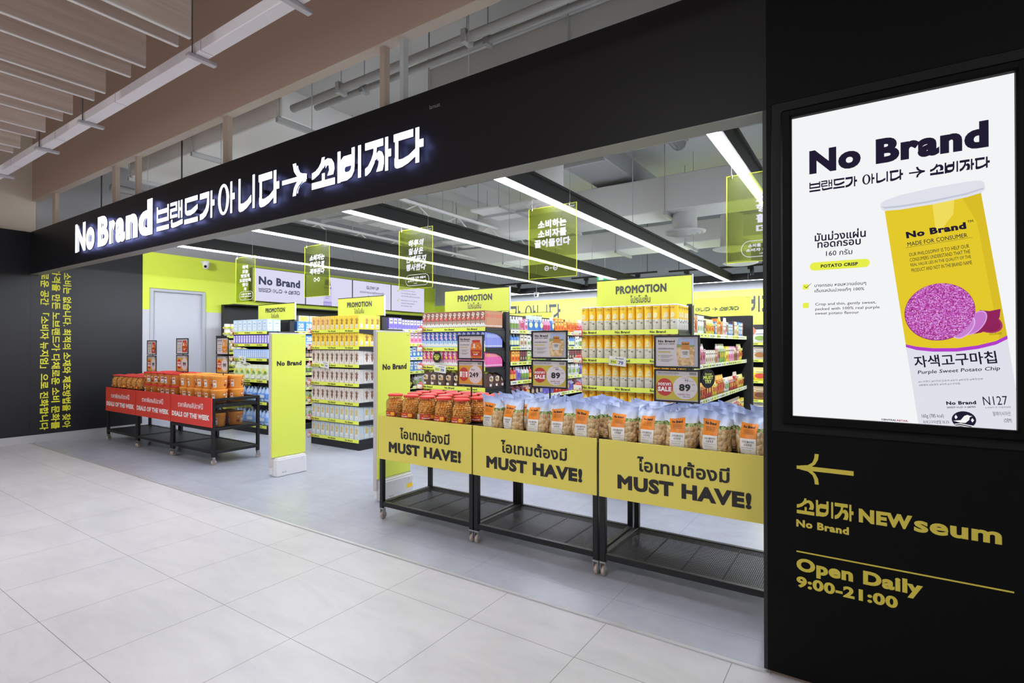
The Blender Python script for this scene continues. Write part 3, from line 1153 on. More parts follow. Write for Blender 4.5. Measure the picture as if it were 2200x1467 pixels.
for cx, cz, rx, rz, c, c2, q in ((.352, 1.532, .05, .034, '#8f2458', '#a83a6a', .0016), (.322, 1.531, .026, .05, '#c678cc', '#dba0e0', .0019), (.29, 1.515, .026, .047, '#c884d0', '#e2b4e6', .0022)):
    b.ell(A0, X, Z, cx, cz, rx, rz, E(c2, 1), q, 28, -.55)
    b.ell(A0, X, Z, cx, cz, rx * .88, rz * .9, E(c, 1), q + .0001, 28, -.55)
b.poly(A0, X, Z, [(.335, 1.578), (.362, 1.573), (.393, 1.58), (.39, 1.55), (.375, 1.518), (.34, 1.495), (.318, 1.49), (.345, 1.52), (.352, 1.55)], E('#92265c', 1), .0017)
b.text('이미지사진', (.362, -.0135, 1.484), U, CV, 0, .034, 0, .009, EK, 0, .003)
b.text('자색고구마칩', (.1445, -.0135, 1.361), U, CV, 0, .24, 0, .046, EK, .018, .003)
b.text('Purple Sweet Potato Chip', (.153, -.0135, 1.333), U, CV, 0, .238, 0, .018, EK, .012, .003, 2, .2)
b.text('#노브랜드 #스마트컨슈머 #간식 #바삭한 #맥주안주', (.155, -.0135, 1.304), U, CV, 0, .19, 0, .0075, EK, 0, .003)
b.text('#짭짤한 #달콤한 #자색 #고구마칩', (.157, -.0135, 1.291), U, CV, 0, .122, 0, .0075, EK, 0, .003)
b.text('No Brand', (.239, -.0135, 1.2235), U, CV, 0, .086, 0, .0135, EK, .05, .003)
slogan(b, (.241, -.0135, 1.2115), U, CV, 0, .083, 0, .006, EK, .003)
b.text('N127', (.345, -.0135, 1.229), U, CV, 0, .067, 0, .032, EK, 0, .003)
b.text('노브랜드의 이념과실천', (.349, -.0135, 1.218), U, CV, 0, .07, 0, .006, EK, 0, .003)
b.text('말레이시아산', (.371, -.0135, 1.192), U, CV, 0, .048, 0, .016, EK, 0, .003)
b.text('(OEM)', (.401, -.0135, 1.167), U, CV, 0, .021, 0, .018, EK, 0, .003)
b.text('160g (785 kcal)', (.166, -.0135, 1.166), U, CV, 0, .066, 0, .018, EK, 0, .003)
b.text('자색고구마분말 35.2%', (.1695, -.0135, 1.147), U, CV, 0, .078, 0, .013, EK, 0, .003)
b.ell(A0, X, Z, .289, 1.172, .035, .0315, EK, .003, 28)
birdp = [(.258, 1.166), (.28, 1.17), (.29, 1.186), (.299, 1.191), (.305, 1.188), (.313, 1.187), (.306, 1.183), (.304, 1.172), (.294, 1.161), (.28, 1.16)]
b.poly(A0, X, Z, birdp, EW, .0032)
b.poly(A0, X, Z, [(.262, 1.18), (.266, 1.189), (.271, 1.18), (.266, 1.172)], EW, .0033)
b.poly(A0, X, Z, [(.309, 1.172), (.313, 1.18), (.318, 1.172), (.313, 1.164)], EW, .0033)
for q in range(2):
    b.poly(A0, X, Z, [(.262, 1.155 - q * .007), (.28, 1.158 - q * .007), (.316, 1.152 - q * .007), (.314, 1.149 - q * .007), (.28, 1.155 - q * .007), (.264, 1.152 - q * .007)], EW, .0034)
b.text('CENTRAL', A0, X, Z, .037, .086, 1.1505, 1.1575, EK, .04, .003)
b.text('RETAIL', A0, X, Z, .0875, .123, 1.1505, 1.1575, E('#b03060', 1), .04, .003)
obj('screen', b, t)

# ------------------------------------------------------------------ screens high on the left wall (facing the shop)
ES = E('#dcdaf2', 1.0)
EKS = E('#454a63', 1.0)
ys = (5.945, 7.16, 8.43, 9.66, 10.9)
for i in range(4):
    t = thing('wall_screen', ['lit wall screen with the large shop name, above left wall shelving', 'lit wall screen picturing a lilac bottle, beside the shop name screen',
                              'lit wall screen reading GLOW UP, between the bottle and tick screens', 'lit wall screen with yellow ticks, nearest the back wall'][i], 'screen', (XL, ys[i], 0), 0, 'screens on the left wall')
    w = ys[i + 1] - ys[i]
    b = MB()
    b.box(.005, .12, .004, w - .004, 2.325, 3.0, M('#15151a', .3), .006)
    obj('casing', b, t)
    b = MB()
    O = (.1215, 0, 0)
    b.rect(O, Y, Z, .014, w - .014, 2.335, 2.99, ES, 0)
    if i == 0:
        b.text('No Brand', O, Y, Z, .14, 1.08, 2.665, 2.835, EKS, .05)
        slogan(b, O, Y, Z, .14, 1.08, 2.52, 2.6, EKS)
    elif i == 1:
        b.rect(O, Y, Z, .46, .68, 2.335, 2.8, E('#cfc9ee', 1), .001)
        b.rect(O, Y, Z, .46, .68, 2.335, 2.43, E('#a79de0', 1), .0015)
        b.rect(O, Y, Z, .47, .67, 2.72, 2.76, E('#8a80d8', 1), .0015)
        b.poly(O, Y, Z, [(.49, 2.8), (.65, 2.8), (.63, 2.93), (.51, 2.93)], E('#4a4a55', 1), .0015)
        for q in range(5):
            b.rect(O, Y, Z, .51, .6 + .03 * (q % 2), 2.5 + q * .045, 2.512 + q * .045, E('#7d77b0', 1), .002)
        b.text('anti-hair loss', O, Y, Z, .48, .66, 2.36, 2.4, ES, .01, .003)
    elif i == 2:
        b.text('GLOW UP', O, Y, Z, .42, .82, 2.81, 2.89, EKS, .03)
        b.text('คอลลาเจนบาคูชิออลเซรั่ม', O, Y, Z, .22, 1.0, 2.69, 2.77, EKS, .012)
        b.text('และโกลว์โทนอัพ', O, Y, Z, .36, .86, 2.56, 2.65, EKS, .012)
    else:
        for q, z in enumerate((2.83, 2.58)):
            b.poly(O, Y, Z, [(.2, z + .04), (.24, z), (.31, z + .09), (.3, z + .095), (.24, z + .025), (.21, z + .05)], E('#b7c81e', 1), .002)
        for q, (s, w1) in enumerate((('ช่วยปรับผิวแลดูใส', .88), ('กระจ่างใสอย่างเห็นได้', .9), ('และลดเลือนริ้วรอยแห่งวัย', 1.05))):
            b.text(s, O, Y, Z, .36, w1, 2.86 - q * .07, 2.9 - q * .07, EKS, .0)
        for q, s in enumerate(('Bakuchiol serum a gentle', 'retinol alternative', 'for smoother skin')):
            b.text(s, O, Y, Z, .36, .95 - q * .1, 2.6 - q * .07, 2.64 - q * .07, EKS, .0)
    obj('screen', b, t)

# ------------------------------------------------------------------ hanging lime acrylic boards
WL = M('#ffffff', .6)
ACR = [(-.84, 'lime acrylic board with linked tall letters, nearest the black pier', ['소비', '행할거', '활가한', '더한'], 0),
       (-2.497, 'lime acrylic board with three rounded text lines and linked round logo', ['소비하는', '소비자를', '끌어들인다'], 1),
       (-4.104, 'lime acrylic board with four slanted text lines, over the milk cartons', ['하루의', '일상은', '언제든지', '행사한다'], 0),
       (-5.718, 'lime acrylic board with three italic lines and small dumbbell mark', ['소비자는', '주인으로', '격하된다'], 2),
       (-7.262, 'lime acrylic board with narrow stacked text, nearest the left wall', ['특히', '오늘', '맛있게', '오감만족', '했다', '자'], 0)]
for i, (x, lab, lines, mode) in enumerate(ACR):
    t = thing('acrylic_board', lab, 'hanging board', (x, 4.0, 2.03), 0, 'hanging lime acrylic boards')
    W_, H_ = .465, .61
    b = MB()
    b.add([(0, 0, 0), (W_, 0, 0), (W_, 0, H_), (0, 0, H_)], [(0, 1, 2, 3)], ACRYL)
    obj('panel', b, t)
    b = MB()
    e = .004
    b.box(-e, 0, -.003, .003, -e, H_ + e, ACRYLEDGE)
    b.box(W_, W_ + e, -.003, .003, -e, H_ + e, ACRYLEDGE)
    b.box(0, W_, -.003, .003, -e, 0, ACRYLEDGE)
    b.box(0, W_, -.003, .003, H_, H_ + e, ACRYLEDGE)
    obj('painted_glow_edge', b, t)
    b = MB()
    O = (0, -.002, 0)
    n = len(lines)
    if i == 0:
        for q, (s, xx) in enumerate((('소', .19), ('행', .19), ('활', .19), ('더', .19))):
            b.text(s, O, X, Z, xx, xx + .075, .405 - q * .072, .465 - q * .072, WL, .05)
        for q, (s, xx) in enumerate((('비', .275), ('할', .275), ('가', .275), ('한', .275))):
            b.text(s, O, X, Z, xx, xx + .085, .42 - q * .075, .485 - q * .075, WL, .05)
    else:
        h = min(.082, .36 / n)
        top = .50
        for q, s in enumerate(lines):
            wd = .07 * len(s)
            x0 = W_ / 2 - wd / 2
            b.text(s, O, X, Z, x0, x0 + wd, top - (q + 1) * h + .01, top - q * h, WL, .085, .001, 2, .2 if mode == 2 or i == 2 else 0)
    b.text('lamuat', O, X, Z, W_ - .075, W_ - .015, H_ - .028, H_ - .015, WL, .01)
    obj('slogan_lettering', b, t)
    b = MB()
    if mode == 1:
        for q in (.18, .265):
            for p in ring(q, .08, .022, .022, .015, .015, 16):
                b.poly(O, X, Z, p, WL, .001)
        b.text('n+b', O, X, Z, .17, .275, .072, .09, WL, .04)
    elif mode == 2:
        for q in (.2, .27):
            for p in ring(q, .2, .022, .026, .012, .015, 16):
                b.poly(O, X, Z, p, WL, .001)
        b.rect(O, X, Z, .215, .255, .194, .206, WL)
        b.add([(0, -.001, .0), (W_, -.001, 0), (W_, -.001, .28), (0, -.001, .28)], [(0, 1, 2, 3)], ACRYL)
    else:
        pts = []
        for k in range(14):
            a = PI / 2 + PI * k / 13
            pts.append((.15 + .055 * math.cos(a), .085 + .055 * math.sin(a)))
        for k in range(14):
            a = -PI / 2 + PI * k / 13
            pts.append((W_ - .1 + .055 * math.cos(a), .085 + .055 * math.sin(a)))
        for k in range(len(pts)):
            p, q = Vector(pts[k] + (0,)), Vector(pts[(k + 1) % len(pts)] + (0,))
            dn = (q - p).normalized().cross(Z) * .0025
            b.poly(O, X, Z, [(p.x - dn.x, p.y - dn.y), (q.x - dn.x, q.y - dn.y), (q.x + dn.x, q.y + dn.y), (p.x + dn.x, p.y + dn.y)], WL, .001)
        b.text('소비를 더욱 새롭게', O, X, Z, .14, W_ - .09, .095, .12, WL, .07)
        b.text('소비자 NEWseum', O, X, Z, .125, W_ - .08, .065, .088, WL, .07)
        b.text('노브랜드', O, X, Z, .21, .26, .045, .056, WL, .04)
    obj('printed_badge', b, t)
    for q in (.03, W_ - .06):
        b = MB()
        b.box(q - .006, q + .006, -.006, .006, H_ - .015, H_ + .012, CHROME, .002)
        b.tube([(q, 0, H_ + .01), (q, 0, (1.38 if i < 2 else 2.4))], .0018, PIPE, 5)
        obj('hook', b, t)

# ------------------------------------------------------------------ anti-theft gates
for i, (x, y0, lab) in enumerate(((-5.46, 3.40, 'lime security gate panel on white foot, nearer the red deal carts'), (-3.78, 3.40, 'lime security gate panel on white foot, behind the cheese ball cart'))):
    t = thing('security_gate', lab, 'security gate', (x, y0, 0), 0, 'entrance security gates')
    b = MB()
    b.box(-.05, -.004, 0, .44, .1, 1.585, M('#cfcbce', .4), .006)
    b.box(-.046, -.008, .1, .34, 1.585, 1.60, M('#3a3a3e', .5))
    b.box(-.046, -.003, .01, .43, .02, .1, WHITEPL, .006)
    obj('antenna_frame', b, t)
    b = MB()
    b.box(-.004, .012, .006, .42, .21, 1.57, LIMEB)
    b.text('No Brand', (.012, 0, 0), Y, Z, .06, .37, 1.215, 1.27, INK, .06)
    b.text('lamuat', (.012, 0, 0), Y, Z, .37, .41, 1.54, 1.55, INKL, .0)
    obj('advert_panel', b, t)
    b = MB()
    b.box(-.03, .075, .03, .40, 0, .19, WHITEPL, .008)
    b.box(-.03, .066, .04, .395, .185, .205, WHITEPL, .006)
    b.rect((.075, 0, 0), Y, Z, .31, .39, .075, .115, YEL if i else WHITEPL)
    b.text('EAS 3-B', (.075, 0, 0), Y, Z, .09, .14, .04, .052, INKL, .0)
    for q in ((.33, .15), (.345, .155), (.338, .165)):
        b.ell((.075, 0, 0), Y, Z, q[0], q[1], .003, .003, INKL, .001, 8)
    obj('foot', b, t)

# ------------------------------------------------------------------ display carts
def mesh_panel(b, O, U, V, w, h, step, m, bw=.0022):
    """expanded metal: two families of diagonal ribbons"""
    O, U, V = Vector(O), Vector(U), Vector(V)
    sl = .5                                   # rise per run
    n = U.cross(V).normalized()
    for fam in (1, -1):
        k = -int(h / sl / step) - 1
        while k * step < w + (h / sl if fam < 0 else 0):
            x0 = k * step
            pts = []
            for x, y in ((x0, 0), (x0 + fam * h / sl, h)):
                pts.append((x, y))
            (xa, ya), (xb, yb) = pts
            def clip(xa, ya, xb, yb):
                t0, t1 = 0.0, 1.0
                dx = xb - xa
                for p, q in ((-dx, xa), (dx, w - xa)):
                    if abs(p) < 1e-9:
                        continue
                    r = q / p
                    if p < 0:
                        t0 = max(t0, r)
                    else:
                        t1 = min(t1, r)
                return t0, t1
            t0, t1 = clip(xa, ya, xb, yb)
            if t0 < t1:
                p, q = (xa + (xb - xa) * t0, ya + (yb - ya) * t0), (xa + (xb - xa) * t1, ya + (yb - ya) * t1)
                P, Q = O + U * p[0] + V * p[1], O + U * q[0] + V * q[1]
                s = (Q - P).normalized().cross(n) * bw
                z = n * (.0006 if fam > 0 else -.0006)
                o = n * .0005
                b.add([P - s + z + o, Q - s + z + o, Q + s + z + o, P + s + z + o, P - s + z - o, Q - s + z - o, Q + s + z - o, P + s + z - o],
                      [(0, 3, 2, 1), (4, 5, 6, 7), (0, 1, 5, 4), (2, 3, 7, 6)], m)
            k += 1


def cart_parts(t, w, d, deck, lower, sign, art, side_basket, zt=.85, deckmesh=True):
    s = .036
    for x in (0, w - s):
        for y in (0, d - s):
            b = MB()
            b.box(x, x + s, y, y + s, .095, zt, BLACKM, .003)
            obj('leg', b, t)
    for z in ((lower - s, zt - s) if abs(deck - zt) < .03 else (lower - s, deck - s - .012, zt - s) + ((side_basket - s,) if side_basket else ())):
        for y in (0, d - s):
            b = MB()
            b.box(s, w - s, y + .001, y + s - .001, z, z + s, BLACKM, .003)
            obj('rail', b, t)
        for x in (0, w - s):
            b = MB()
            b.box(x + .001, x + s - .001, s, d - s, z, z + s, BLACKM, .003)
            obj('rail', b, t)
    b = MB()
    if side_basket is None or lower > .16:
        b.box(s, w - s, s, d - s, lower - .012, lower - .006, BLACKM)
    else:
        mesh_panel(b, (s, s, lower - .006), X, Y, w - 2 * s, d - 2 * s, .02, BLACKM, .0016)
    for k in range(1, 4):
        x = s + (w - 2 * s) * k / 4
        b.box(x - .003, x + .003, s, d - s, lower - .016, lower - .009, BLACKM)
    obj('lower_shelf', b, t)
    b = MB()
    b.box(s, w - s, s, d - s, deck - .01, deck - .002, BLACKM)
    obj('deck', b, t)
    if side_basket:
        b = MB()
        b.box(s, w - s, s, d - s, side_basket - .012, side_basket - .003, BLACKM)
        mesh_panel(b, (w - s / 2, s, side_basket), Y, Z, d - 2 * s, zt - s - side_basket, .024, BLACKM, .0009)
        obj('basket_mesh', b, t)
    b = MB()
    b.box(.002, w - .002, -.012, -.001, sign[0], sign[1], sign[2])
    art(b)
    obj('sign_board', b, t)
    for x in (s / 2, w - s / 2):
        for y in (s / 2, d - s / 2):
            c = MB()
            c.box(x - .022, x + .022, y - .016, y + .016, .082, .095, CHROME, .002)
            c.box(x - .018, x - .0145, y - .012, y + .02, .03, .084, CHROME)
            c.box(x + .0145, x + .018, y - .012, y + .02, .03, .084, CHROME)
            co = obj('caster', c, t)
            c = MB()
            c.lathe([(.005, -.013), (.027, -.011), (.031, -.008), (.031, .008), (.027, .011), (.005, .013)], M('#b3a598', .4), 18, (x, y + .008, .0315), True, 'X')
            obj('wheel', c, co)


def mh_art(b):
    O = (0, -.012, 0)
    b.text('ไอเทมต้องมี', O, X, Z, .25, .775, .694, .785, INK, .03)
    b.text('MUST HAVE!', O, X, Z, .125, .885, .571, .659, INK, .062, .0016, 3)


CARTX = (-3.405, -2.41, -1.412)
CLAB = ('black wheeled cart with yellow MUST HAVE sign, holding the cheese ball jars', 'black wheeled cart with yellow MUST HAVE sign, in the middle of its row', 'black wheeled cart with yellow MUST HAVE sign, touching the black pier')
t = thing('display_cart', CLAB[0], 'cart', (CARTX[0], 3.095, 0), 0, 'yellow sign carts')
cart_parts(t, .985, .62, .845, .145, (.505, .862, YSIGN), mh_art, 0, .84)
for i in (1, 2):
    dup(t, (CARTX[i], 3.095, 0), 0, CLAB[i])


def deal_art(b):
    O = (0, -.012, 0)
    b.text('ราคาพิเศษสัปดาห์นี้', O, X, Z, .2, .83, .66, .735, WL, .012)
    b.text('DEALS OF THE WEEK', O, X, Z, .04, .985, .535, .6, WL, .055)


DX = (-9.66, -8.622, -7.585)
DLAB = ('black wheeled cart with red deals sign, nearest the black left wall', 'black wheeled cart with red deals sign, between two others', 'black wheeled cart with red deals sign, holding the orange tubs')
for i in (2, 0, 1):
    t = thing('display_cart', DLAB[i], 'cart', (DX[i], 3.33, 0), 0, 'red sign carts')
    cart_parts(t, 1.03, .6, (.80, .735, .735)[i], .17, (.455, .81, DEALRED), deal_art, .445 if i == 2 else 0, .80 if i else .80)
# ------------------------------------------------------------------ goods on the front carts
def make_jar(red=True):
    """clear screw-top jar of cheese balls"""
    t = thing('cheese_ball_jar', '-', 'jar')
    b = MB()
    prof = [(.001, .002), (.062, .002), (.07, .01), (.074, .03), (.076, .075), (.078, .11), (.077, .128), (.072, .145), (.062, .156), (.057, .161), (.057, .182)]
    b.lathe(prof, CLEARPET, 28)
    obj('body', b, t)
    b = MB()
    b.lathe([(.001, .197), (.057, .197), (.0615, .194), (.0615, .179), (.058, .178)], RED, 28)
    b.lathe([(.042, .1975), (.044, .199), (.046, .1975)], M('#e8635a', .4), 28)
    obj('lid', b, t)
    rnd = random.Random(3)
    b = MB()
    ico = bmesh.new()
    bmesh.ops.create_icosphere(ico, subdivisions=1, radius=1)
    iv = [v.co[:] for v in ico.verts]
    fv = [tuple(v.index for v in f.verts) for f in ico.faces]
    ico.free()
    OR = M('#ffbc58', .6)
    OR2 = M('#ffd284', .6)
    b.lathe([(.001, .004), (.05, .004), (.052, .12), (.04, .16), (.001, .162)], M('#f59a3a', .7), 16)  # hidden orange core added to brighten the dark gaps between balls
    z = .016
    lay = 0
    while z < .165:
        rmax = .063 if z < .118 else .063 - (z - .118) * .45
        for R_, n in ((rmax, 21), (rmax - .02, 14)):
            if R_ < .01:
                continue
            n = int(n * R_ / .061) if R_ > .045 else int(n * R_ / .041)
            for k in range(n):
                a = 2 * PI * (k + .5 * (lay % 2)) / n + rnd.uniform(-.08, .08)
                r = R_ + rnd.uniform(-.003, .002)
                s = rnd.uniform(.0085, .0105)
                c = (r * math.cos(a), r * math.sin(a), z + rnd.uniform(-.003, .003))
                b.add([(c[0] + v[0] * s, c[1] + v[1] * s, c[2] + v[2] * s) for v in iv], fv, OR if rnd.random() < .6 else OR2, True)
        z += .0155
        lay += 1
    o = obj('cheese_balls', b, t)
    o['kind'] = 'stuff'
    b = MB()
    LB = M('#d23a2c', .45)
    seg = 20
    Rr = .0785
    arc = 2.3

    def band(a0, a1, z0, z1, m, d=.0):
        k = 14
        vs, fs = [], []
        for i in range(k + 1):
            a = -PI / 2 + a0 + (a1 - a0) * i / k
            for z in (z0, z1):
                vs.append(((Rr + d) * math.cos(a), (Rr + d) * math.sin(a), z))
        for i in range(k):
            fs.append((2 * i, 2 * i + 2, 2 * i + 3, 2 * i + 1))
        b.add(vs, fs, m, True)
    band(-.85, .9, .018, .058, LB)
    band(-1.7, -.85, .018, .058, M('#d9cdbd', .5))
    band(.35, .75, .024, .052, YELO, .0008)
    vs, fs, (x0, x1, y0, y1) = text2d('No Brand', .04)
    b.wrap([(-.03 + (p[0] - x0) / (x1 - x0) * .04, .042 + (p[1] - y0) / (y1 - y0) * .008) for p in vs], fs, Rr, YEL, -PI / 2, .0012)
    vs, fs, (x0, x1, y0, y1) = text2d('Cheese ball', .03)
    b.wrap([(-.045 + (p[0] - x0) / (x1 - x0) * .065, .024 + (p[1] - y0) / (y1 - y0) * .011) for p in vs], fs, Rr, WL, -PI / 2, .0012)
    obj('label_band', b, t, None)['label'] = 'red and cream paper label'
    return t


rnd = random.Random(11)
JAR = Proto(make_jar())
n = 0
ROWN = ('front', 'second', 'third', 'rear')
for r, (y, cols, x0) in enumerate(((3.18, 5, .1), (3.345, 5, .16), (3.505, 5, .1), (3.64, 5, .14))):
    for c in range(cols):
        x = CARTX[0] + x0 + c * (.178 if r % 2 == 0 else .172)
        if x > CARTX[0] + .905:
            continue
        JAR.put((x, y, .844), rnd.uniform(-.9, .9), 'jar of orange cheese balls, %s from the lime gate, %s row, yellow cart' % (ORD[c], ROWN[r]), 'cheese ball jars on the yellow cart')
for r, (y, cols) in enumerate(((3.445, 6), (3.612, 6), (3.779, 6))):
    for c in range(cols):
        JAR.put((DX[0] + .095 + c * .166, y, .80), rnd.uniform(-.9, .9), 'red-lidded cheese ball jar, %s from the black wall, %s row, red cart' % (ORD[c], ROWN[r]), 'cheese ball jars on the red cart')


def make_bag(seed):
    """soft pillow bag: sky blue top, green hills, clear lower part full of pale puffs"""
    rn = random.Random(seed)
    t = thing('snack_bag', '-', 'snack bag')
    W_, H_, D_ = .188, .214, .1
    nx, nz = 24, 28
    ph = [rn.uniform(0, 6.28) for _ in range(8)]
    lean = rn.uniform(.0, .03)
    tw = rn.uniform(-.03, .03)

    def surf(u, v, side):
        # u -1..1 across, v 0..1 up
        edge = max(0.0, 1 - abs(u) ** 3.2)
        if v < .1:
            th = .62 + .38 * math.sin(v / .1 * PI / 2)
        else:
            th = max(0.0, 1 - ((v - .1) / .86) ** 2.3)
        y = D_ / 2 * th * edge ** .75
        w = W_ / 2 * (1 - .06 * th) * (.95 if v < .05 else 1)
        wr = .0
        if v > .6:
            q = (v - .6) / .4
            fold = abs(((u * 1.6 + ph[1]) % 1) - .5) - .25
            wr = q * (.022 * math.sin(3.0 * u + ph[0]) + .030 * fold + .006 * math.sin(9 * u + ph[2] - 8 * v))
            hz = q * (.008 * math.sin(2.4 * u + ph[3]) + .010 * u * u + tw * u)
            w *= 1 + .07 * q * q
        else:
            wr = .0022 * math.sin(9 * u + ph[4] + 14 * v) * th
            hz = 0
        y = (y if side > 0 else -y)
        return (u * w + .004 * math.sin(7 * v + ph[5]) * abs(u), -(y) + wr + lean * v * v - .004 * side, v * H_ + hz)

    b = MB()
    for side in (1, -1):
        vs = [surf(-1 + 2 * i / nx, j / nz, side) for j in range(nz + 1) for i in range(nx + 1)]
        fs = []
        for j in range(nz):
            for i in range(nx):
                a = j * (nx + 1) + i
                f = (a, a + 1, a + nx + 2, a + nx + 1)
                fs.append(tuple(reversed(f)) if side < 0 else f)
        b.add(vs, fs, BAGF, True)
    # bottom gusset
    vs = [surf(-1 + 2 * i / nx, 0, s) for s in (1, -1) for i in range(nx + 1)]
    b.add(vs, [(i + 1, i, i + nx + 1, i + nx + 2) for i in range(nx)], BAGF, True)
    obj('pouch', b, t)

    b = MB()

    def onbag(pts, d):
        out = []
        for x, z in pts:
            p = surf(x / (W_ / 2), z / H_, 1)
            out.append((p[0], p[1] - d, p[2]))
        return out

    def patch(x0, x1, z0, z1, m, d, n=6):
        pts = [(x0 + (x1 - x0) * i / n, z0 + (z1 - z0) * j / n) for j in range(n + 1) for i in range(n + 1)]
        b.add(onbag(pts, d), [(j * (n + 1) + i, j * (n + 1) + i + 1, (j + 1) * (n + 1) + i + 1, (j + 1) * (n + 1) + i) for j in range(n) for i in range(n)], m, True)

    def lab(s, x0, x1, z0, z1, m, bold):
        vs, fs, (a, e, c, f) = text2d(s, bold)
        b.add(onbag([(x0 + (p[0] - a) / (e - a) * (x1 - x0), z0 + (p[1] - c) / (f - c) * (z1 - z0)) for p in vs], .0045), fs, m)
    patch(-.062, .026, .095, .176, M('#ee8a1d', .4), .003)
    patch(-.062, .026, .014, .095, M('#f1efec', .45), .003)
    lab('No Brand', -.048, .012, .15, .164, INK, .06)
    for q, s in enumerate(('OUR PHILOSOPHY IS TO HELP OUR', 'CONSUMERS UNDERSTAND THAT THE', 'REAL VALUE LIES IN THE QUALITY')):
        lab(s, -.046, .01, .136 - q * .009, .1415 - q * .009, INK, 0)
    lab('고르곤졸라치즈', -.052, .016, .072, .084, INK, .012)
    lab('소프트콘', -.04, .004, .056, .068, INK, .012)
    lab('Gorgonzola Cheese Soft Corn', -.054, .018, .044, .0495, INK, 0)
    lab('120g (622 kcal)', -.05, .0, .032, .037, INK, 0)
    obj('front_label', b, t)['label'] = 'orange and white printed front label'
    return t


BAGS = [Proto(make_bag(s)) for s in (1, 2, 5, 8)]
k = 0
for ci in (1, 2):
    for r, y in enumerate((3.175, 3.29, 3.41, 3.53, 3.65)):
        for c in range(5):
            x = CARTX[ci] + .115 + c * .19 + (.03 if r % 2 else 0) + rnd.uniform(-.008, .008)
            if x > CARTX[ci] + .93:
                x = CARTX[ci] + .9
            z = .844
            BAGS[(k * 7 + r) % 4].put((x, y + rnd.uniform(-.008, .008), z), rnd.uniform(-.16, .16) if r == 0 else rnd.uniform(-.3, .3),
                                      'snack bag of pale puffs, %s from the left, %s row, %s' % (ORD[c], ('front', 'second', 'third', 'fourth', 'rear')[r], 'middle yellow cart' if ci == 1 else 'cart by the pier'),
                                      'puffed snack bags on the yellow carts')
            k += 1


def make_tub(body, lid, lab, trans=False):
    t = thing('snack_tub', '-', 'tub')
    b = MB()
    b.lathe([(.001, .002), (.078, .002), (.08, .005), (.092, .14), (.095, .145)], body, 24)
    obj('bucket', b, t)
    b = MB()
    b.lathe([(.001, .166), (.088, .166), (.09, .169), (.095, .168), (.0965, .164), (.0965, .146), (.094, .144)], lid, 24)
    obj('lid', b, t)
    b = MB()

    def band(a0, a1, z0, z1, m, d=.0008):
        vs, fs = [], []
        for i in range(9):
            a = -PI / 2 + a0 + (a1 - a0) * i / 8
            for z in (z0, z1):
                r = .08 + .012 * (z - .005) / .135 + d
                vs.append((r * math.cos(a), r * math.sin(a), z))
        for i in range(8):
            fs.append((2 * i, 2 * i + 2, 2 * i + 3, 2 * i + 1))
        b.add(vs, fs, m, True)
    for q in range(3):
        a = q * 2.1
        band(a - .5, a - .05, .085, .125, M('#b03a26', .5))
        band(a - .45, a - .1, .092, .118, M('#e9c79a', .5), .0016)
        band(a - .5, a - .05, .04, .07, M('#8a3a20', .5))
        band(a + .15, a + .6, .03, .115, PAPER)
        band(a + .2, a + .55, .085, .105, lab, .0016)
        band(a + .2, a + .5, .05, .055, INKL, .0016)
        band(a + .2, a + .45, .04, .045, INKL, .0016)
    obj('printed_label', b, t)
    return t


TUBO = Proto(make_tub(M('#f09a38', .45), M('#f5a443', .4), M('#e07c1f', .5)))
TUBR = Proto(make_tub(M('#d8842c', .4), M('#cf2f2b', .4), M('#c03a2a', .5)))
for ci, P_, word, lid in ((2, TUBO, 'orange snack tub', 'orange'), (1, TUBR, 'red-lidded snack tub', 'red')):
    for lay in (0, 1):
        for r, y in enumerate((3.475, 3.66)):
            for c in range(5):
                x = DX[ci] + .125 + c * .196
                yy = y
                P_.put((x, yy - .005 + (.025 if r else 0), .7355 + lay * .1665), rnd.uniform(-.6, .6), '%s, %s from the left, %s row, %s layer' % (word, ORD[c], ('front', 'rear')[r], ('lower', 'upper')[lay]),
                       '%s lidded tubs on the red carts' % lid)
for r, y in enumerate((3.455, 3.68)):
    for c in range(2):
        TUBO.put((DX[2] + .70 + c * .2, y, .446), rnd.uniform(-.6, .6), 'orange snack tub behind wire mesh, %s from the open end, %s row of the basket' % (ORD[1 - c], ('front', 'rear')[r]), 'orange tubs in the mesh basket')


# ------------------------------------------------------------------ price poster stands
FRB = M('#17171a', .4)


def bag_picture(b, O, x0, x1, z0, z1):
    w, h = x1 - x0, z1 - z0
    f = lambda pts: [(x0 + p[0] * w, z0 + p[1] * h) for p in pts]
    b.poly(O, X, Z, f([(.08, .0), (.95, .0), (1, .5), (.95, .98), (.6, .96), (.1, 1), (.0, .5)]), POPC2, .0024)
    b.poly(O, X, Z, f([(.02, .72), (.98, .7), (.95, .98), (.6, .96), (.1, 1)]), M('#a9b9dc', .5), .0028)
    b.poly(O, X, Z, f([(.02, .66), (.98, .68), (.98, .75), (.6, .74), (.02, .78)]), M('#8d9c5c', .5), .003)
    b.poly(O, X, Z, f([(.28, .58), (.72, .57), (.72, .86), (.28, .87)]), M('#cf8a45', .5), .0034)
    b.poly(O, X, Z, f([(.25, .28), (.7, .27), (.7, .57), (.25, .58)]), M('#dcdad8', .5), .0034)
    b.text('No Brand', O, X, Z, x0 + .32 * w, x0 + .68 * w, z0 + .76 * h, z0 + .82 * h, INK, .04, .0042)
    b.text('고르곤졸라', O, X, Z, x0 + .3 * w, x0 + .65 * w, z0 + .46 * h, z0 + .52 * h, INK, .01, .0042)
    b.text('소프트콘', O, X, Z, x0 + .36 * w, x0 + .6 * w, z0 + .39 * h, z0 + .45 * h, INK, .01, .0042)


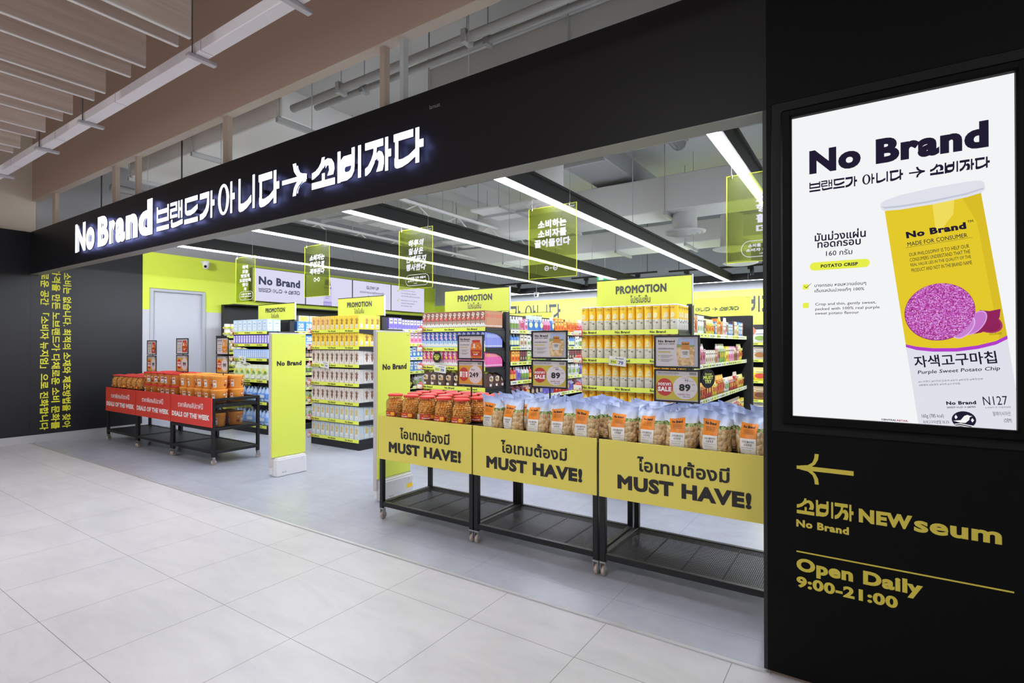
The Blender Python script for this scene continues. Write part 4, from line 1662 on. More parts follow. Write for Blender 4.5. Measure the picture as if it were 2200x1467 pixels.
def jar_picture(b, O, x0, x1, z0, z1, lidc='#c83f36', bodyc='#d8742c', labc='#bf3a2b'):
    w, h = x1 - x0, z1 - z0
    f = lambda pts: [(x0 + p[0] * w, z0 + p[1] * h) for p in pts]
    b.poly(O, X, Z, f([(.05, 0), (.95, 0), (1, .4), (.95, .75), (.8, .9), (.2, .9), (.05, .75), (0, .4)]), M(bodyc, .5), .0024)
    b.poly(O, X, Z, f([(.15, .88), (.85, .88), (.85, 1), (.15, 1)]), M(lidc, .5), .0028)
    b.poly(O, X, Z, f([(.03, .12), (.97, .12), (.99, .45), (.01, .45)]), M(labc, .5), .0032)
    for q in range(5):
        b.ell(O, X, Z, x0 + w * (.15 + .17 * q), z0 + h * (.58 + .1 * (q % 2)), w * .08, w * .08, M('#eda24a', .5), .0034, 12)
    b.poly(O, X, Z, f([(.25, .55), (.42, .55), (.42, .8), (.25, .8)]), M('#efe4da', .5), .0036)
    b.text('Cheese', O, X, Z, x0 + .2 * w, x0 + .8 * w, z0 + .3 * h, z0 + .38 * h, YEL, .03, .0042)
    b.text('ball', O, X, Z, x0 + .3 * w, x0 + .65 * w, z0 + .18 * h, z0 + .27 * h, WL, .03, .0042)


POPC2 = mat_speckle('printed_puffs', 60, [(0, '#b98a55'), (.4, '#d9b684'), (.8, '#e8cfa4'), (1, '#a67a48')], .5)
PB = M('#d9d3d6', .45)


def poster(label, x, y, w, z0, zm, z1, kind, base, group, rz=0):
    """two framed cards on a pole: product picture above, price below"""
    t = thing('price_poster', label, 'price poster', (x, y, base), rz, group)
    z0, zm, z1 = z0 - base, zm - base, z1 - base
    b = MB()
    b.tube([(0, .01, .008), (0, .01, z1 - .05)], .006, FRB, 8)
    b.box(-.024, .024, -.014, .034, 0, .008, FRB, .002)
    obj('pole', b, t)
    b = MB()
    e = .011
    for a, c in ((z0, zm - .004), (zm + .004, z1)):
        b.box(-w / 2, w / 2, -.006, .004, a, a + e, FRB)
        b.box(-w / 2, w / 2, -.006, .004, c - e, c, FRB)
        b.box(-w / 2, -w / 2 + e, -.0065, .0045, a, c, FRB)
        b.box(w / 2 - e, w / 2, -.0065, .0045, a, c, FRB)
        b.box(-w / 2 + .002, w / 2 - .002, .0005, .0035, a + .002, c - .002, FRB)
    obj('frame', b, t)
    O = (0, -.0005, 0)
    xa, xb = -w / 2 + e, w / 2 - e
    W2 = xb - xa
    b = MB()
    za, zb = zm + .004 + e, z1 - e
    H2 = zb - za
    b.rect(O, X, Z, xa, xb, za, zb, PB, .0)
    b.text('No Brand', O, X, Z, xa + .06 * W2, xa + .46 * W2, za + .82 * H2, za + .9 * H2, INK, .05)
    slogan(b, O, X, Z, xa + .06 * W2, xa + .46 * W2, za + .75 * H2, za + .785 * H2, INK)
    b.text('คอร์นชีสกอร์กอน' if kind == 'bag' else 'ขนมชีสบอล', O, X, Z, xa + .06 * W2, xa + .44 * W2, za + .58 * H2, za + .64 * H2, INKL, .01)
    b.rect(O, X, Z, xa + .06 * W2, xa + .36 * W2, za + .475 * H2, za + .505 * H2, M('#c9bb3c', .5))
    for q in (.34, .2):
        b.rect(O, X, Z, xa + .06 * W2, xa + .09 * W2, za + q * H2, za + (q + .04) * H2, M('#c9bb3c', .5))
        for k in range(3):
            b.rect(O, X, Z, xa + .12 * W2, xa + (.42 - .05 * k) * W2, za + (q + .03 - .035 * k) * H2, za + (q + .042 - .035 * k) * H2, M('#77737a', .5))
    if kind == 'bag':
        b.rect(O, X, Z, xa + .62 * W2, xb - .01 * W2, za + .02 * H2, za + .98 * H2, M('#b9bccb', .5), .0006)
        bag_picture(b, O, xa + .5 * W2, xa + .93 * W2, za + .04 * H2, za + .96 * H2)
    elif kind == 'jar':
        jar_picture(b, O, xa + .5 * W2, xa + .97 * W2, za, za + .82 * H2)
    else:
        jar_picture(b, O, xa + .48 * W2, xa + .95 * W2, za + .08 * H2, za + .9 * H2, '#e08a3a' if kind == 'tub' else '#c83f36', '#e39a4a' if kind == 'tub' else '#c8542c', '#d97a2c' if kind == 'tub' else '#b8342a')
    obj('picture_card', b, t)
    b = MB()
    za, zb = z0 + e, zm - .004 - e
    H2 = zb - za
    b.rect(O, X, Z, xa, xb, za, zb, PB, .0)
    b.rect(O, X, Z, xa, xb, za + .03 * H2, za + .84 * H2, M('#cdbb45' if kind == 'bag' else '#d9a53c', .5), .001)
    b.text('NBขนมอบกรอบรสชีส 120กรัม', O, X, Z, xa + .04 * W2, xa + .56 * W2, za + .91 * H2, za + .965 * H2, INKL, .0)
    b.text('No Brand Cheese Snack Corn 120g', O, X, Z, xa + .02 * W2, xa + .5 * W2, za + .86 * H2, za + .89 * H2, INKL, .0)
    for k in range(9):
        b.rect(O, X, Z, xa + (.8 + k * .018) * W2, xa + (.806 + k * .018 + .004 * (k % 2)) * W2, za + .88 * H2, za + .97 * H2, INKL)
    rr = min(.2 * W2, .24 * H2) * (1.05 if kind == 'bag' else 1)
    b.ell(O, X, Z, xa + .215 * W2, za + .45 * H2, .2 * W2, .3 * H2, M('#c23b36', .45), .002, 32)
    b.ell(O, X, Z, xa + .7 * W2, za + .45 * H2, .285 * W2, .39 * H2, M('#e2dade', .45), .002, 32)
    if kind == 'jar':
        b.text('1', O, X, Z, xa + .05 * W2, xa + .13 * W2, za + .33 * H2, za + .57 * H2, WL, .07, .003)
        b.text('1', O, X, Z, xa + .3 * W2, xa + .38 * W2, za + .33 * H2, za + .57 * H2, WL, .07, .003)
        for q, s in enumerate(('แถม', 'BUY', 'GET')):
            b.text(s, O, X, Z, xa + .15 * W2, xa + .28 * W2, za + (.5 - q * .09) * H2, za + (.57 - q * .09) * H2, WL, .03, .003)
        b.text('249', O, X, Z, xa + .46 * W2, xa + .84 * W2, za + .33 * H2, za + .55 * H2, INK, .035, .003)
        b.text('ชิ้นละ', O, X, Z, xa + .54 * W2, xa + .68 * W2, za + .63 * H2, za + .71 * H2, INKL, .01, .003)
        b.text('.00', O, X, Z, xa + .86 * W2, xa + .94 * W2, za + .52 * H2, za + .56 * H2, INKL, .0, .003)
        b.text('บาท', O, X, Z, xa + .86 * W2, xa + .94 * W2, za + .34 * H2, za + .37 * H2, INKL, .0, .003)
    else:
        b.text('ลดราคา', O, X, Z, xa + .05 * W2, xa + .37 * W2, za + .5 * H2, za + .6 * H2, WL, .035, .003)
        b.text('SALE', O, X, Z, xa + .05 * W2, xa + .38 * W2, za + .3 * H2, za + .46 * H2, WL, .075, .003)
        price = '89' if kind == 'bag' else ('99' if kind == 'tub' else '99')
        b.text(price, O, X, Z, xa + .56 * W2, xa + .83 * W2, za + .33 * H2, za + .58 * H2, INK, .05, .003)
        b.text('.00', O, X, Z, xa + .85 * W2, xa + .93 * W2, za + .54 * H2, za + .58 * H2, INKL, .0, .003)
        b.text('บาท', O, X, Z, xa + .85 * W2, xa + .92 * W2, za + .34 * H2, za + .37 * H2, INKL, .0, .003)
        if kind == 'bag':
            b.text('99', O, X, Z, xa + .69 * W2, xa + .78 * W2, za + .66 * H2, za + .73 * H2, INKL, .01, .003)
            b.text('.00 บาท', O, X, Z, xa + .79 * W2, xa + .9 * W2, za + .66 * H2, za + .69 * H2, INKL, .0, .003)
            b.text('ราคาปกติ', O, X, Z, xa + .63 * W2, xa + .78 * W2, za + .76 * H2, za + .8 * H2, M('#b06060', .5), .0, .003)
            b.text('ประหยัด / Save', O, X, Z, xa + .54 * W2, xa + .82 * W2, za + .2 * H2, za + .26 * H2, M('#a04848', .5), .01, .003)
            b.text('10 บาท', O, X, Z, xa + .66 * W2, xa + .82 * W2, za + .12 * H2, za + .175 * H2, INKL, .0, .003)
    obj('price_card', b, t)


poster('black framed poster priced 249 with red buy-one-get-one circle, among cheese ball jars', -2.695, 3.42, .265, 1.115, 1.327, 1.532, 'jar', .844, 'posters on the yellow carts')
poster('black framed snack bag poster priced 89, on the middle yellow cart', -1.92, 3.35, .297, 1.137, 1.345, 1.552, 'bag', .844, 'posters on the yellow carts')
poster('black framed snack bag poster priced 89, nearest the black pier', -1.005, 3.35, .285, 1.09, 1.3, 1.51, 'bag', .844, 'posters on the yellow carts')
poster('small red jar poster on red-sign cart nearest the left wall', -8.648, 3.53, .29, 1.06, 1.30, 1.515, 'redjar', .80, 'posters on the red carts')
poster('small red jar poster on the middle red-sign cart', -7.811, 3.5625, .33, 1.08, 1.32, 1.54, 'redjar', .736, 'posters on the red carts')
poster('small orange tub poster above the orange tubs', -6.774, 3.5625, .285, 1.09, 1.32, 1.545, 'tub', .736, 'posters on the red carts')
# ------------------------------------------------------------------ end displays of the shelving rows
def label_strip_mb(w, words=3, h=.046):
    b = MB()
    b.box(0, w, -.008, 0, -h / 2, h / 2, LIMEB)
    for k in range(words):
        x = w * (.05 + k * .345)
        b.text('No Brand', (0, -.008, 0), X, Z, x, x + w * .15, -.011, .012, INK, .04)
    return b


def end_display(label, x0, x1, y0, levels, shelves_tops, back=.42, top=1.83):
    """shelf unit facing the shop front: base, back panel, uprights, bracketed shelves with lime strips"""
    t = thing('end_display', label, 'shelf display', (x0, y0, 0), 0, 'end displays of the shelving rows')
    w = x1 - x0
    b = MB()
    b.box(.0, w, .01, back, 0, .1, SHELFBLK, .004)
    obj('base', b, t)
    b = MB()
    b.box(0, w, back, back + .02, .1, top, SHELFBLK)
    obj('back_panel', b, t)
    for q in (-.02, w - .03):
        b = MB()
        b.box(q, q + .05, back - .02, back + .06, .0, top + .02, SHELFBLK, .003)
        obj('upright', b, t)
    for z in levels:
        b = MB()
        b.box(.001, w - .001, .0, back, z - .012, z + .018, SHELFBLK, .003)
        s = obj('shelf', b, t)
        b = label_strip_mb(w + .01)
        l = obj('label_strip', b, s, (-.005, -.001, z))
        for q in (-.008, w - .004):
            b = MB()
            pts = [(0, 0), (back - .02, 0), (back - .02, -.15), (back - .05, -.13), (back - .1, -.07), (back - .2, -.035), (.02, -.02)]
            b.solid((q, 0.0, z - .012), Y, Z, pts, .012, SHELFBLK)
            obj('bracket', b, s)
    return t


def promo(label, x0, x1, y, z0, z1, small=False):
    b = MB()
    b.box(0, x1 - x0, -.012, .012, 0, z1 - z0, SHELFBLK)
    b.box(.004, x1 - x0 - .004, -.0145, -.012, .004, z1 - z0 - .012, LIMEB)
    b.box(x1 - x0 - .003, x1 - x0 + .003, -.016, .014, 0, z1 - z0, M('#b9bcc0', .3, .6))
    W_, H_ = x1 - x0, z1 - z0
    O = (0, -.0145, 0)
    b.text('PROMOTION', O, X, Z, W_ * .215, W_ * .75, H_ * .48, H_ * .76, INKL, .055)
    b.text('โปรโมชั่น', O, X, Z, W_ * .375, W_ * .585, H_ * .16, H_ * .42, INKL, .015)
    return tag(obj('promotion_board', b, None, (x0, y, z0)), label, 'promotion board', 'promotion boards')


def header(label, x0, x1, y, z0, z1):
    b = MB()
    b.box(0, x1 - x0, -.01, .01, 0, z1 - z0, LIMEB, .002)
    slogan(b, (0, -.01, 0), X, Z, (x1 - x0) * .05, (x1 - x0) * .86, (z1 - z0) * .3, (z1 - z0) * .5, INKL)
    b.text('lamuat', (0, -.01, 0), X, Z, (x1 - x0) * .94, (x1 - x0) * .985, (z1 - z0) * .93, (z1 - z0) * .96, INKL, 0)
    return tag(obj('header_board', b, None, (x0, y, z0)), label, 'header board', 'slogan boards over the shelving')


EC = {  # name: x0, x1, y0, shelf levels from the top
    1: (-9.10, -8.07, 4.95, (1.65, 1.448, 1.207, .857, .50, .12)),
    2: (-6.86, -5.80, 4.90, (1.645, 1.408, 1.157, .895, .634, .379, .127)),
    3: (-4.64, -3.655, 4.90, (1.632, 1.398, 1.173, .935, .69, .43, .15)),
    4: (-2.46, -1.46, 4.90, (1.572, 1.296, 1.019, .742, .465, .17)),
}
end_display('black end display of lilac boxes and tissue, behind the orange tubs', *EC[1][:3], EC[1][3], None)
end_display('black end display of boxes printed with hands, between the two lime gates', *EC[2][:3], EC[2][3], None)
end_display('black end display of milk cartons and brown pouches, behind the cheese balls', *EC[3][:3], EC[3][3], None)
end_display('black end display of yellow crisp cans, behind the snack bags', *EC[4][:3], EC[4][3], None)
promo('lime PROMOTION board over the lilac box display, nearest the left wall', -8.93, -7.87, 5.33, 1.865, 2.15)
promo('lime PROMOTION board over the hand-print boxes', -6.775, -5.76, 5.33, 1.868, 2.16)
promo('lime PROMOTION board over the milk cartons', -4.62, -3.60, 5.33, 1.858, 2.155)
promo('lime PROMOTION board over the yellow crisp cans', -2.455, -1.44, 5.33, 1.835, 2.145)
for i, (x, z) in enumerate(((-8.4, 1.8), (-6.3, 1.8), (-4.1, 1.8), (-1.95, 1.8))):
    b = MB()
    for q in (-.35, .35):
        b.box(x + q - .012, x + q + .012, 5.3435, 5.356, z - .12, z + .32, SHELFBLK)
    tag(obj('board_holder', b), 'black clip holding the PROMOTION board over the %s' % ('lilac boxes', 'hand-print boxes', 'milk cartons', 'yellow cans')[i], 'holder')


# ---- goods on the end displays
def base_box(name, w, d, h, m, c=.0):
    b = MB()
    b.box(-w / 2, w / 2, -d / 2, d / 2, 0, h, m, c)
    return b


def hand(b, O, U, x, z, s, m, d=.0014):
    b.ell(O, U, Z, x, z + .3 * s, .22 * s, .3 * s, m, d, 14)
    for k, (a, l) in enumerate(((-.5, .42), (-.2, .58), (.05, .62), (.3, .55), (.75, .34))):
        cx, cz = x + .5 * s * math.sin(a) * (.55 + .45 * l), z + .42 * s + .34 * s * math.cos(a)
        b.ell(O, U, Z, cx, cz, .055 * s, l * .5 * s, m, d + .0002 * k, 10, -a)


def hand_box(body, handc, foot, style):
    w, d, h = .094, .085, .198
    b = base_box('', w, d, h, M(body, .45), .002)
    for O, U in (((0, -d / 2, 0), X), ((0, d / 2, 0), -X)):
        hand(b, O, U, 0, .055, .105, M(handc, .55))
        if style == 'yellow':
            b.ell(O, U, Z, 0, .058, .026, .018, M(foot, .5), .002, 16)
            b.rect(O, U, Z, -.026, .026, .018, .05, M(foot, .5), .002)
            b.rect(O, U, Z, -.016, .016, .032, .035, M('#7d7a70', .5), .003)
        else:
            b.ell(O, U, Z, 0, .048, .012, .009, M(foot, .5), .002, 10)
            b.rect(O, U, Z, -.008, .008, .034, .036, M('#55504a', .5), .002)
        b.rect(O, U, Z, -.012, .012, .178, .182, M('#8a8478', .5), .002)
    b.rect((w / 2, 0, 0), Y, Z, -.02, .02, .02, .08, M('#dedad2', .5))
    return tag(obj('hand_print_box', b), '-', 'box')


def carton(name, w, d, h, cols, cat, art):
    b = base_box('', w, d, h, M(cols[0], .45), .0015)
    art(b, w, d, h)
    return tag(obj(name, b), '-', cat)


def snack_art(c1, c2, c3, c4):
    def f(b, w, d, h):
        O = (0, -d / 2, 0)
        b.rect(O, X, Z, -w / 2 + .001, w / 2 - .001, .002, h * .42, M(c2, .45), .001)
        for k in range(5):
            b.ell(O, X, Z, -w * .38 + k * w * .19, h * (.13 + .06 * (k % 2)), w * .16, h * .09, M('#eceef2', .45), .0014 + .0001 * k, 12)
        b.poly(O, X, Z, [(-w * .38, h * .78), (-w * .1, h * .93), (w * .36, h * .86), (w * .3, h * .74), (-w * .2, h * .7)], M('#f0eef0', .45), .0014)
        b.text('CHOCO', O, X, Z, -w * .3, w * .28, h * .78, h * .86, M(c1, .5), .06, .002)
        b.ell(O, X, Z, -w * .12, h * .58, w * .2, h * .075, M('#e9a0a4', .45), .0016, 14)
        b.ell(O, X, Z, w * .16, h * .52, w * .2, h * .085, M(c3, .45), .0018, 14)
        b.ell(O, X, Z, w * .1, h * .66, w * .14, h * .05, M('#f2e8da', .45), .002, 12)
        b.rect(O, X, Z, -w * .1, w * .1, h * .32, h * .37, M('#8f8c92', .45), .002)
        Os = (w / 2, 0, 0)
        b.rect(Os, Y, Z, -d * .46, d * .46, .004, h - .004, M(c4, .5))
        b.rect(Os, Y, Z, -d * .3, d * .3, .012, h * .14, M('#ecebe9', .5), .002)
        b.rect(Os, Y, Z, -d * .2, d * .2, h * .6, h * .8, M(c3, .5), .002)
    return f


def fill_end(P_, k, lev, n, fmt, group, w, d, side_n, z_off=.019, side_pitch=None, margin=.012, skip=(), jit=.0):
    """front row of n items and side_n more around the right-hand corner, turned to face the aisle"""
    x0, x1, y0 = EC[k][:3]
    z = EC[k][3][lev] + z_off
    pitch = (x1 - x0 - 2 * margin - w) / (n - 1)
    for c in range(n):
        p = P_(c) if callable(P_) else P_
        p.put((x0 + margin + w / 2 + c * pitch, y0 + .012 + d / 2, z), rnd.uniform(-jit, jit), fmt % (ORD[c] + ' from the left'), group)
    sp = side_pitch or w * 1.04
    for c in range(side_n):
        p = P_(n + c) if callable(P_) else P_
        yy = y0 + .016 + d + (w if not side_pitch else sp) / 2 + c * sp
        if side_pitch:
            p.put((x1 - margin - w / 2, yy, z), 0, fmt % (ORD[c] + ' behind the right corner'), group)
        else:
            p.put((x1 - margin - d / 2, yy, z), PI / 2, fmt % (ORD[c] + ' round the right corner'), group)


HB_Y = Proto(hand_box('#ffdf4e', '#a97a35', '#e9e6dc', 'yellow'))
HB_P = Proto(hand_box('#f3cf7d', '#c98a5a', '#f0e2d0', 'yellow'))
HB_W = Proto(hand_box('#e9e3dc', '#7b5a46', '#3c342f', 'white'))
HB_B = Proto(hand_box('#d3dfe6', '#d3bb6e', '#f2f4f4', 'yellow'))
shelfname = ('top', 'second', 'third', 'fourth', 'fifth', 'sixth', 'bottom')
fill_end(lambda c: HB_P if c < 4 else HB_Y, 2, 0, 10, 'yellow box with brown hand print, top shelf, %s', 'hand-print boxes, top shelf', .094, .085, 3)
fill_end(HB_Y, 2, 1, 10, 'yellow box with brown hand print, second shelf, %s', 'hand-print boxes, second shelf', .094, .085, 3)
for lev in (2, 3, 4):
    fill_end(HB_W, 2, lev, 10, 'white box with brown hand print, ' + shelfname[lev] + ' shelf, %s', 'hand-print boxes, %s shelf' % shelfname[lev], .094, .085, 3)
for lev in (5, 6):
    fill_end(HB_B, 2, lev, 10, 'pale blue box with yellow hand print, ' + shelfname[lev] + ' shelf, %s', 'hand-print boxes, %s shelf' % shelfname[lev], .094, .085, 3)

CT = [Proto(carton('choco_carton', .068, .027, .195, (a,), 'carton', snack_art(a, c, e, g))) for a, c, e, g in (('#8a5442', '#a78b80', '#d8524a', '#c08a64'), ('#3f4fae', '#a9cdea', '#c3d9ee', '#8f98e0'), ('#c43a78', '#d79db6', '#f0cf62', '#ec6aae'))]
for q, (colr, lev) in enumerate((('brown', 0), ('blue', 1), ('pink', 2))):
    fill_end(CT[q], 3, lev, 14, colr + ' snack carton, ' + shelfname[lev] + ' shelf, %s', '%s snack cartons' % colr, .068, .027, 11, .019, .0285, .006)


def pouch(name, w, h, d, body, header, art=None, cat='pouch', smooth=True):
    """standing pouch with pinched top"""
    b = MB()
    n = 8
    for side in (1, -1):
        vs, fs = [], []
        for j in range(n + 1):
            v = j / n
            th = d / 2 * (max(0.0, 1 - v ** 3) if v > .08 else .8)
            for i in range(7):
                u = -1 + i / 3
                vs.append((u * w / 2, -side * th * max(0, 1 - abs(u) ** 3), v * h))
        for j in range(n):
            for i in range(6):
                a = j * 7 + i
                fs.append((a, a + 1, a + 8, a + 7) if side > 0 else (a + 7, a + 8, a + 1, a))
        top = fs[-6 * 2:] if header else []
        body_f = fs[:-12] if header else fs
        b.add(vs, body_f, M(body, .35), smooth)
        if top:
            b.add(vs, top, M(header, .45), smooth)
    if art:
        art(b, w, h, d)
    return tag(obj(name, b), '-', cat)


def ppart(b, w, h, d):
    O = (0, -d / 2 - .001, 0)
    b.poly(O, X, Z, [(-w * .34, h * .4), (-w * .1, h * .34), (w * .3, h * .36), (w * .34, h * .62), (0, h * .68), (-w * .34, h * .6)], M('#dcd2c4', .5), .0015)
    b.ell(O, X, Z, w * .05, h * .45, w * .2, h * .09, M('#c7a25e', .5), .003, 14)
    b.ell(O, X, Z, -w * .12, h * .53, w * .14, h * .07, M('#6d5044', .5), .0035, 12)
    b.rect(O, X, Z, -w * .3, w * .04, h * .06, h * .2, M('#e7e4de', .5), .002)


PP = Proto(pouch('choco_pouch', .112, .2, .055, '#5d443d', None, ppart))
# the folded lime header card belongs to each pouch
hb = MB()
hb.box(-.058, .058, -.008, .012, .165, .205, M('#c8d43a', .5), .002)
hb.text('NO', (0, -.008, 0), X, Z, -.045, -.012, .178, .19, INK, .06)
hb.text('SNACK', (0, -.008, 0), X, Z, .005, .045, .177, .192, INK, .06)
ho = obj('header_card', hb, PP.root)
ho['label'] = 'lime header card'
for lev in (3, 4, 5):
    fill_end(PP, 3, lev, 8, 'brown pouch with lime header, ' + shelfname[lev] + ' shelf, %s', 'brown pouches on the carton display', .115, .06, 3, .019, None, .005)


def make_can(var):
    t = thing('crisp_can', '-', 'can')
    r, h = .0385, .24
    b = MB()
    seg = 24
    up = YELO if var else M('#ffd036', .4)
    cut = .102
    b.lathe([(r - .002, .001), (r, .004), (r, cut)], M('#ece7da', .4), seg)
    b.lathe([(r, cut), (r, h - .012)], up, seg)
    b.disc(r - .002, M('#ece7da', .4), seg, (0, 0, .001), False)

    def wr(vs, fs, m, d):
        b.wrap(vs, fs, r, m, -PI / 2, d)

    def ellp(cx, cz, rx, rz, m, d, seg=18):
        vs = [(cx, cz)] + [(cx + rx * math.cos(2 * PI * k / seg), cz + rz * math.sin(2 * PI * k / seg)) for k in range(seg)]
        wr(vs, [(0, 1 + k, 1 + (k + 1) % seg) for k in range(seg)], m, d)
    for off in (0,):
        if var:
            vs = [(-.045 + .09 * k / 12, cut + .004) for k in range(13)] + [(-.045 + .09 * k / 12, cut + .01 + .075 * math.sin(PI * k / 12)) for k in range(13)]
            wr(vs, [(k, k + 1, k + 14, k + 13) for k in range(12)], M('#ffd95a', .4), .0004)
        ellp(.006, .137, .021, .027, M('#e9d18e', .5), .0008)
        ellp(.004, .14, .020, .025, M('#f5e9bd', .5), .0011)
        ellp(-.017, .119, .01, .01, M('#efe2b0', .5), .0013)
        for s, x0, x1, z0, z1, bold in (('No Brand', -.026, .022, .205, .214, .05), ('MADE FOR CONSUMER', -.024, .02, .198, .202, 0), ('OUR PHILOSOPHY IS', -.02, .018, .19, .194, 0), ('감자칩', -.026, .004, .078, .091, .01),
                                        ('Potato Chip Original', -.026, .012, .068, .074, 0), ('N104', -.026, -.012, .03, .036, 0)):
            vs, fs, (a, e, c, f) = text2d(s, bold, 1)
            wr([(x0 + (p[0] - a) / (e - a) * (x1 - x0), z0 + (p[1] - c) / (f - c) * (z1 - z0)) for p in vs], fs, INK if z0 > .15 else INKL, .0016)
        ellp(.022, .07, .0085, .0085, M('#4a4a48', .5), .0012, 14)
        ellp(.0225, .071, .005, .003, M('#e6e2d8', .5), .0016, 10)
        vs = [(-.03 + .06 * k / 8, .05 - .012 * math.sin(PI * k / 8)) for k in range(9)] + [(-.03 + .06 * k / 8, .0515 - .012 * math.sin(PI * k / 8)) for k in range(9)]
        wr(vs, [(k, k + 1, k + 10, k + 9) for k in range(8)], M('#a9a69e', .5), .0008)
    obj('tube', b, t)
    b = MB()
    b.lathe([(r + .0005, h - .014), (r + .0018, h - .012), (r + .0018, h - .002), (r - .002, h), (r - .006, h - .003), (.001, h - .003)], M('#f1f0ec', .4), seg)
    obj('lid', b, t)
    return t


CANA, CANB = Proto(make_can(0)), Proto(make_can(1))
for lev in range(4):
    P_ = CANA if lev == 0 else CANB
    x0, x1, y0, lv = EC[4]
    for c in range(12):
        P_.put((x0 + .045 + c * (x1 - x0 - .09) / 11, y0 + .055, lv[lev] + .019), rnd.uniform(-.35, .45), 'yellow crisp can, %s from the left, %s shelf of the can display' % (ORD[c], shelfname[lev]), 'crisp cans, %s shelf' % shelfname[lev])
    for c in range(3 if lev else 4):
        P_.put((x1 - .045, y0 + .055 + (c + 1) * .0785, lv[lev] + .019), rnd.uniform(.6, 1.6), 'yellow crisp can, %s behind the right corner, %s shelf of the can display' % (ORD[c], shelfname[lev]), 'crisp cans, %s shelf' % shelfname[lev])


# end display 1: pale blue boxes, lilac and blue cartons, lime pouches, wrapped bottles
def pbox(w, d, h, c1, c2, c3):
    b = base_box('', w, d, h, M(c1, .4), .003)
    for O, U, ww in (((0, -d / 2, 0), X, w), ((w / 2, 0, 0), Y, d)):
        b.rect(O, U, Z, -ww * .34, ww * .34, h * .12, h * .88, M(c2, .45))
        b.rect(O, U, Z, -ww * .2, ww * .2, h * .62, h * .7, M(c3, .5), .002)
        b.rect(O, U, Z, -ww * .16, ww * .16, h * .4, h * .44, M(c3, .5), .002)
    return b


def tagd(o, cat):
    return tag(o, '-', cat)


P1 = Proto(tagd(obj('tissue_box', pbox(.135, .1, .2, '#bcd3e8', '#d5e4f1', '#8fa8cf')), 'box'))
P2 = Proto(tagd(obj('lilac_carton', pbox(.072, .1, .155, '#6f5fc8', '#dcdcf4', '#9a90d8')), 'carton'))
P3 = Proto(tagd(obj('blue_carton', pbox(.056, .1, .15, '#8fb0e8', '#d3e2f8', '#a9c4ee')), 'carton'))
fill_end(P1, 1, 0, 7, 'pale blue tissue box, top shelf behind orange tubs, %s', 'pale blue tissue boxes', .135, .1, 1, .019)
fill_end(P2, 1, 1, 13, 'lilac and white carton, second shelf behind orange tubs, %s', 'lilac cartons', .072, .1, 2, .019)
fill_end(P3, 1, 2, 17, 'light blue carton, third shelf behind orange tubs, %s', 'light blue cartons', .056, .1, 2, .019)


def lemon_art(b, w, h, d):
    O = (0, -d / 2 - .001, 0)
    b.ell(O, X, Z, -w * .1, h * .62, w * .24, h * .12, M('#f2df5a', .5), .003, 14)
    b.ell(O, X, Z, w * .18, h * .5, w * .2, h * .1, M('#7fae3c', .5), .004, 12)
    b.ell(O, X, Z, -w * .2, h * .44, w * .16, h * .09, M('#e8ee8a', .5), .0045, 12)
    b.rect(O, X, Z, -w * .3, w * .3, h * .08, h * .3, M('#f0f2ea', .5), .002)


P4 = Proto(pouch('refill_pouch', .17, .25, .07, '#cfe0b4', '#e3edd8', lemon_art))
fill_end(P4, 1, 3, 6, 'pale green refill pouch with lemons, fourth shelf behind orange tubs, %s', 'lemon refill pouches', .17, .075, 1, .019, None, .003)


def multipack(label_c):
    b = MB()
    for i in range(3):
        for j in range(2):
            b.lathe([(.001, .0), (.045, 0), (.048, .02), (.048, .16), (.03, .2), (.014, .215), (.014, .235), (.001, .235)], M('#a9c6ee', .2), 14, (-.098 + i * .098, -.049 + j * .098, 0))
    b.box(-.149, .149, -.1, .1, .04, .15, M(label_c, .3), .02)
    b.rect((0, -.1, 0), X, Z, -.08, .08, .07, .12, M('#dce8f8', .4))
    return tag(obj('water_multipack', b), '-', 'multipack')


P5 = Proto(multipack('#5f8fdc'))
P6 = Proto(multipack('#7fa8e8'))
for lev, P_ in ((4, P5), (5, P6)):
    for c in range(3):
        P_.put((EC[1][0] + .17 + c * .34, 4.95 + .12, EC[1][3][lev] + .019), 0, 'blue wrapped bottle multipack, %s from the left, %s shelf behind orange tubs' % (ORD[c], shelfname[lev]), 'bottle multipacks')


# price cards, red price tags and black wobblers on the shelf strips
def price_tag(label, x, y, z):
    b = MB()
    b.box(-.055, .055, -.004, 0, -.03, .03, RED)
    b.rect((0, -.004, 0), X, Z, -.05, .05, -.025, .025, PAPER)
    b.rect((0, -.004, 0), X, Z, -.045, .02, -.02, .0, M('#f2eec0', .5), .002)
    b.text('89', (0, -.004, 0), X, Z, .022, .045, -.02, -.004, INKL, .02, .003)
    b.ell((0, -.0015, 0), X, Z, .015, .033, .033, .026, RED, .0, 20)
    b.text('1+1', (0, -.0015, 0), X, Z, -.008, .038, .036, .05, WL, .04, .003)
    o = obj('price_tag', b, None, (x, y, z))
    o.rotation_euler = (0, 0, -.18)
    return tag(o, label, 'price tag', 'red edged price tags')


for k in (2, 3, 4):
    x0, x1, y0, lv = EC[k]
    nm = {2: 'hand-print box display', 3: 'carton display', 4: 'can display'}[k]
    for i, z in enumerate(lv[:7 if k == 2 else (4 if k == 3 else 3)]):
        price_tag('red edged price tag at the left end of the %s shelf, %s' % (shelfname[i], nm), x0 - .005, y0 - .02, z)
for i, z in enumerate(EC[1][3][:3]):
    price_tag('red edged price tag at the left end of the %s shelf, lilac box display' % shelfname[i], EC[1][0] + .02, EC[1][2] - .02, z)


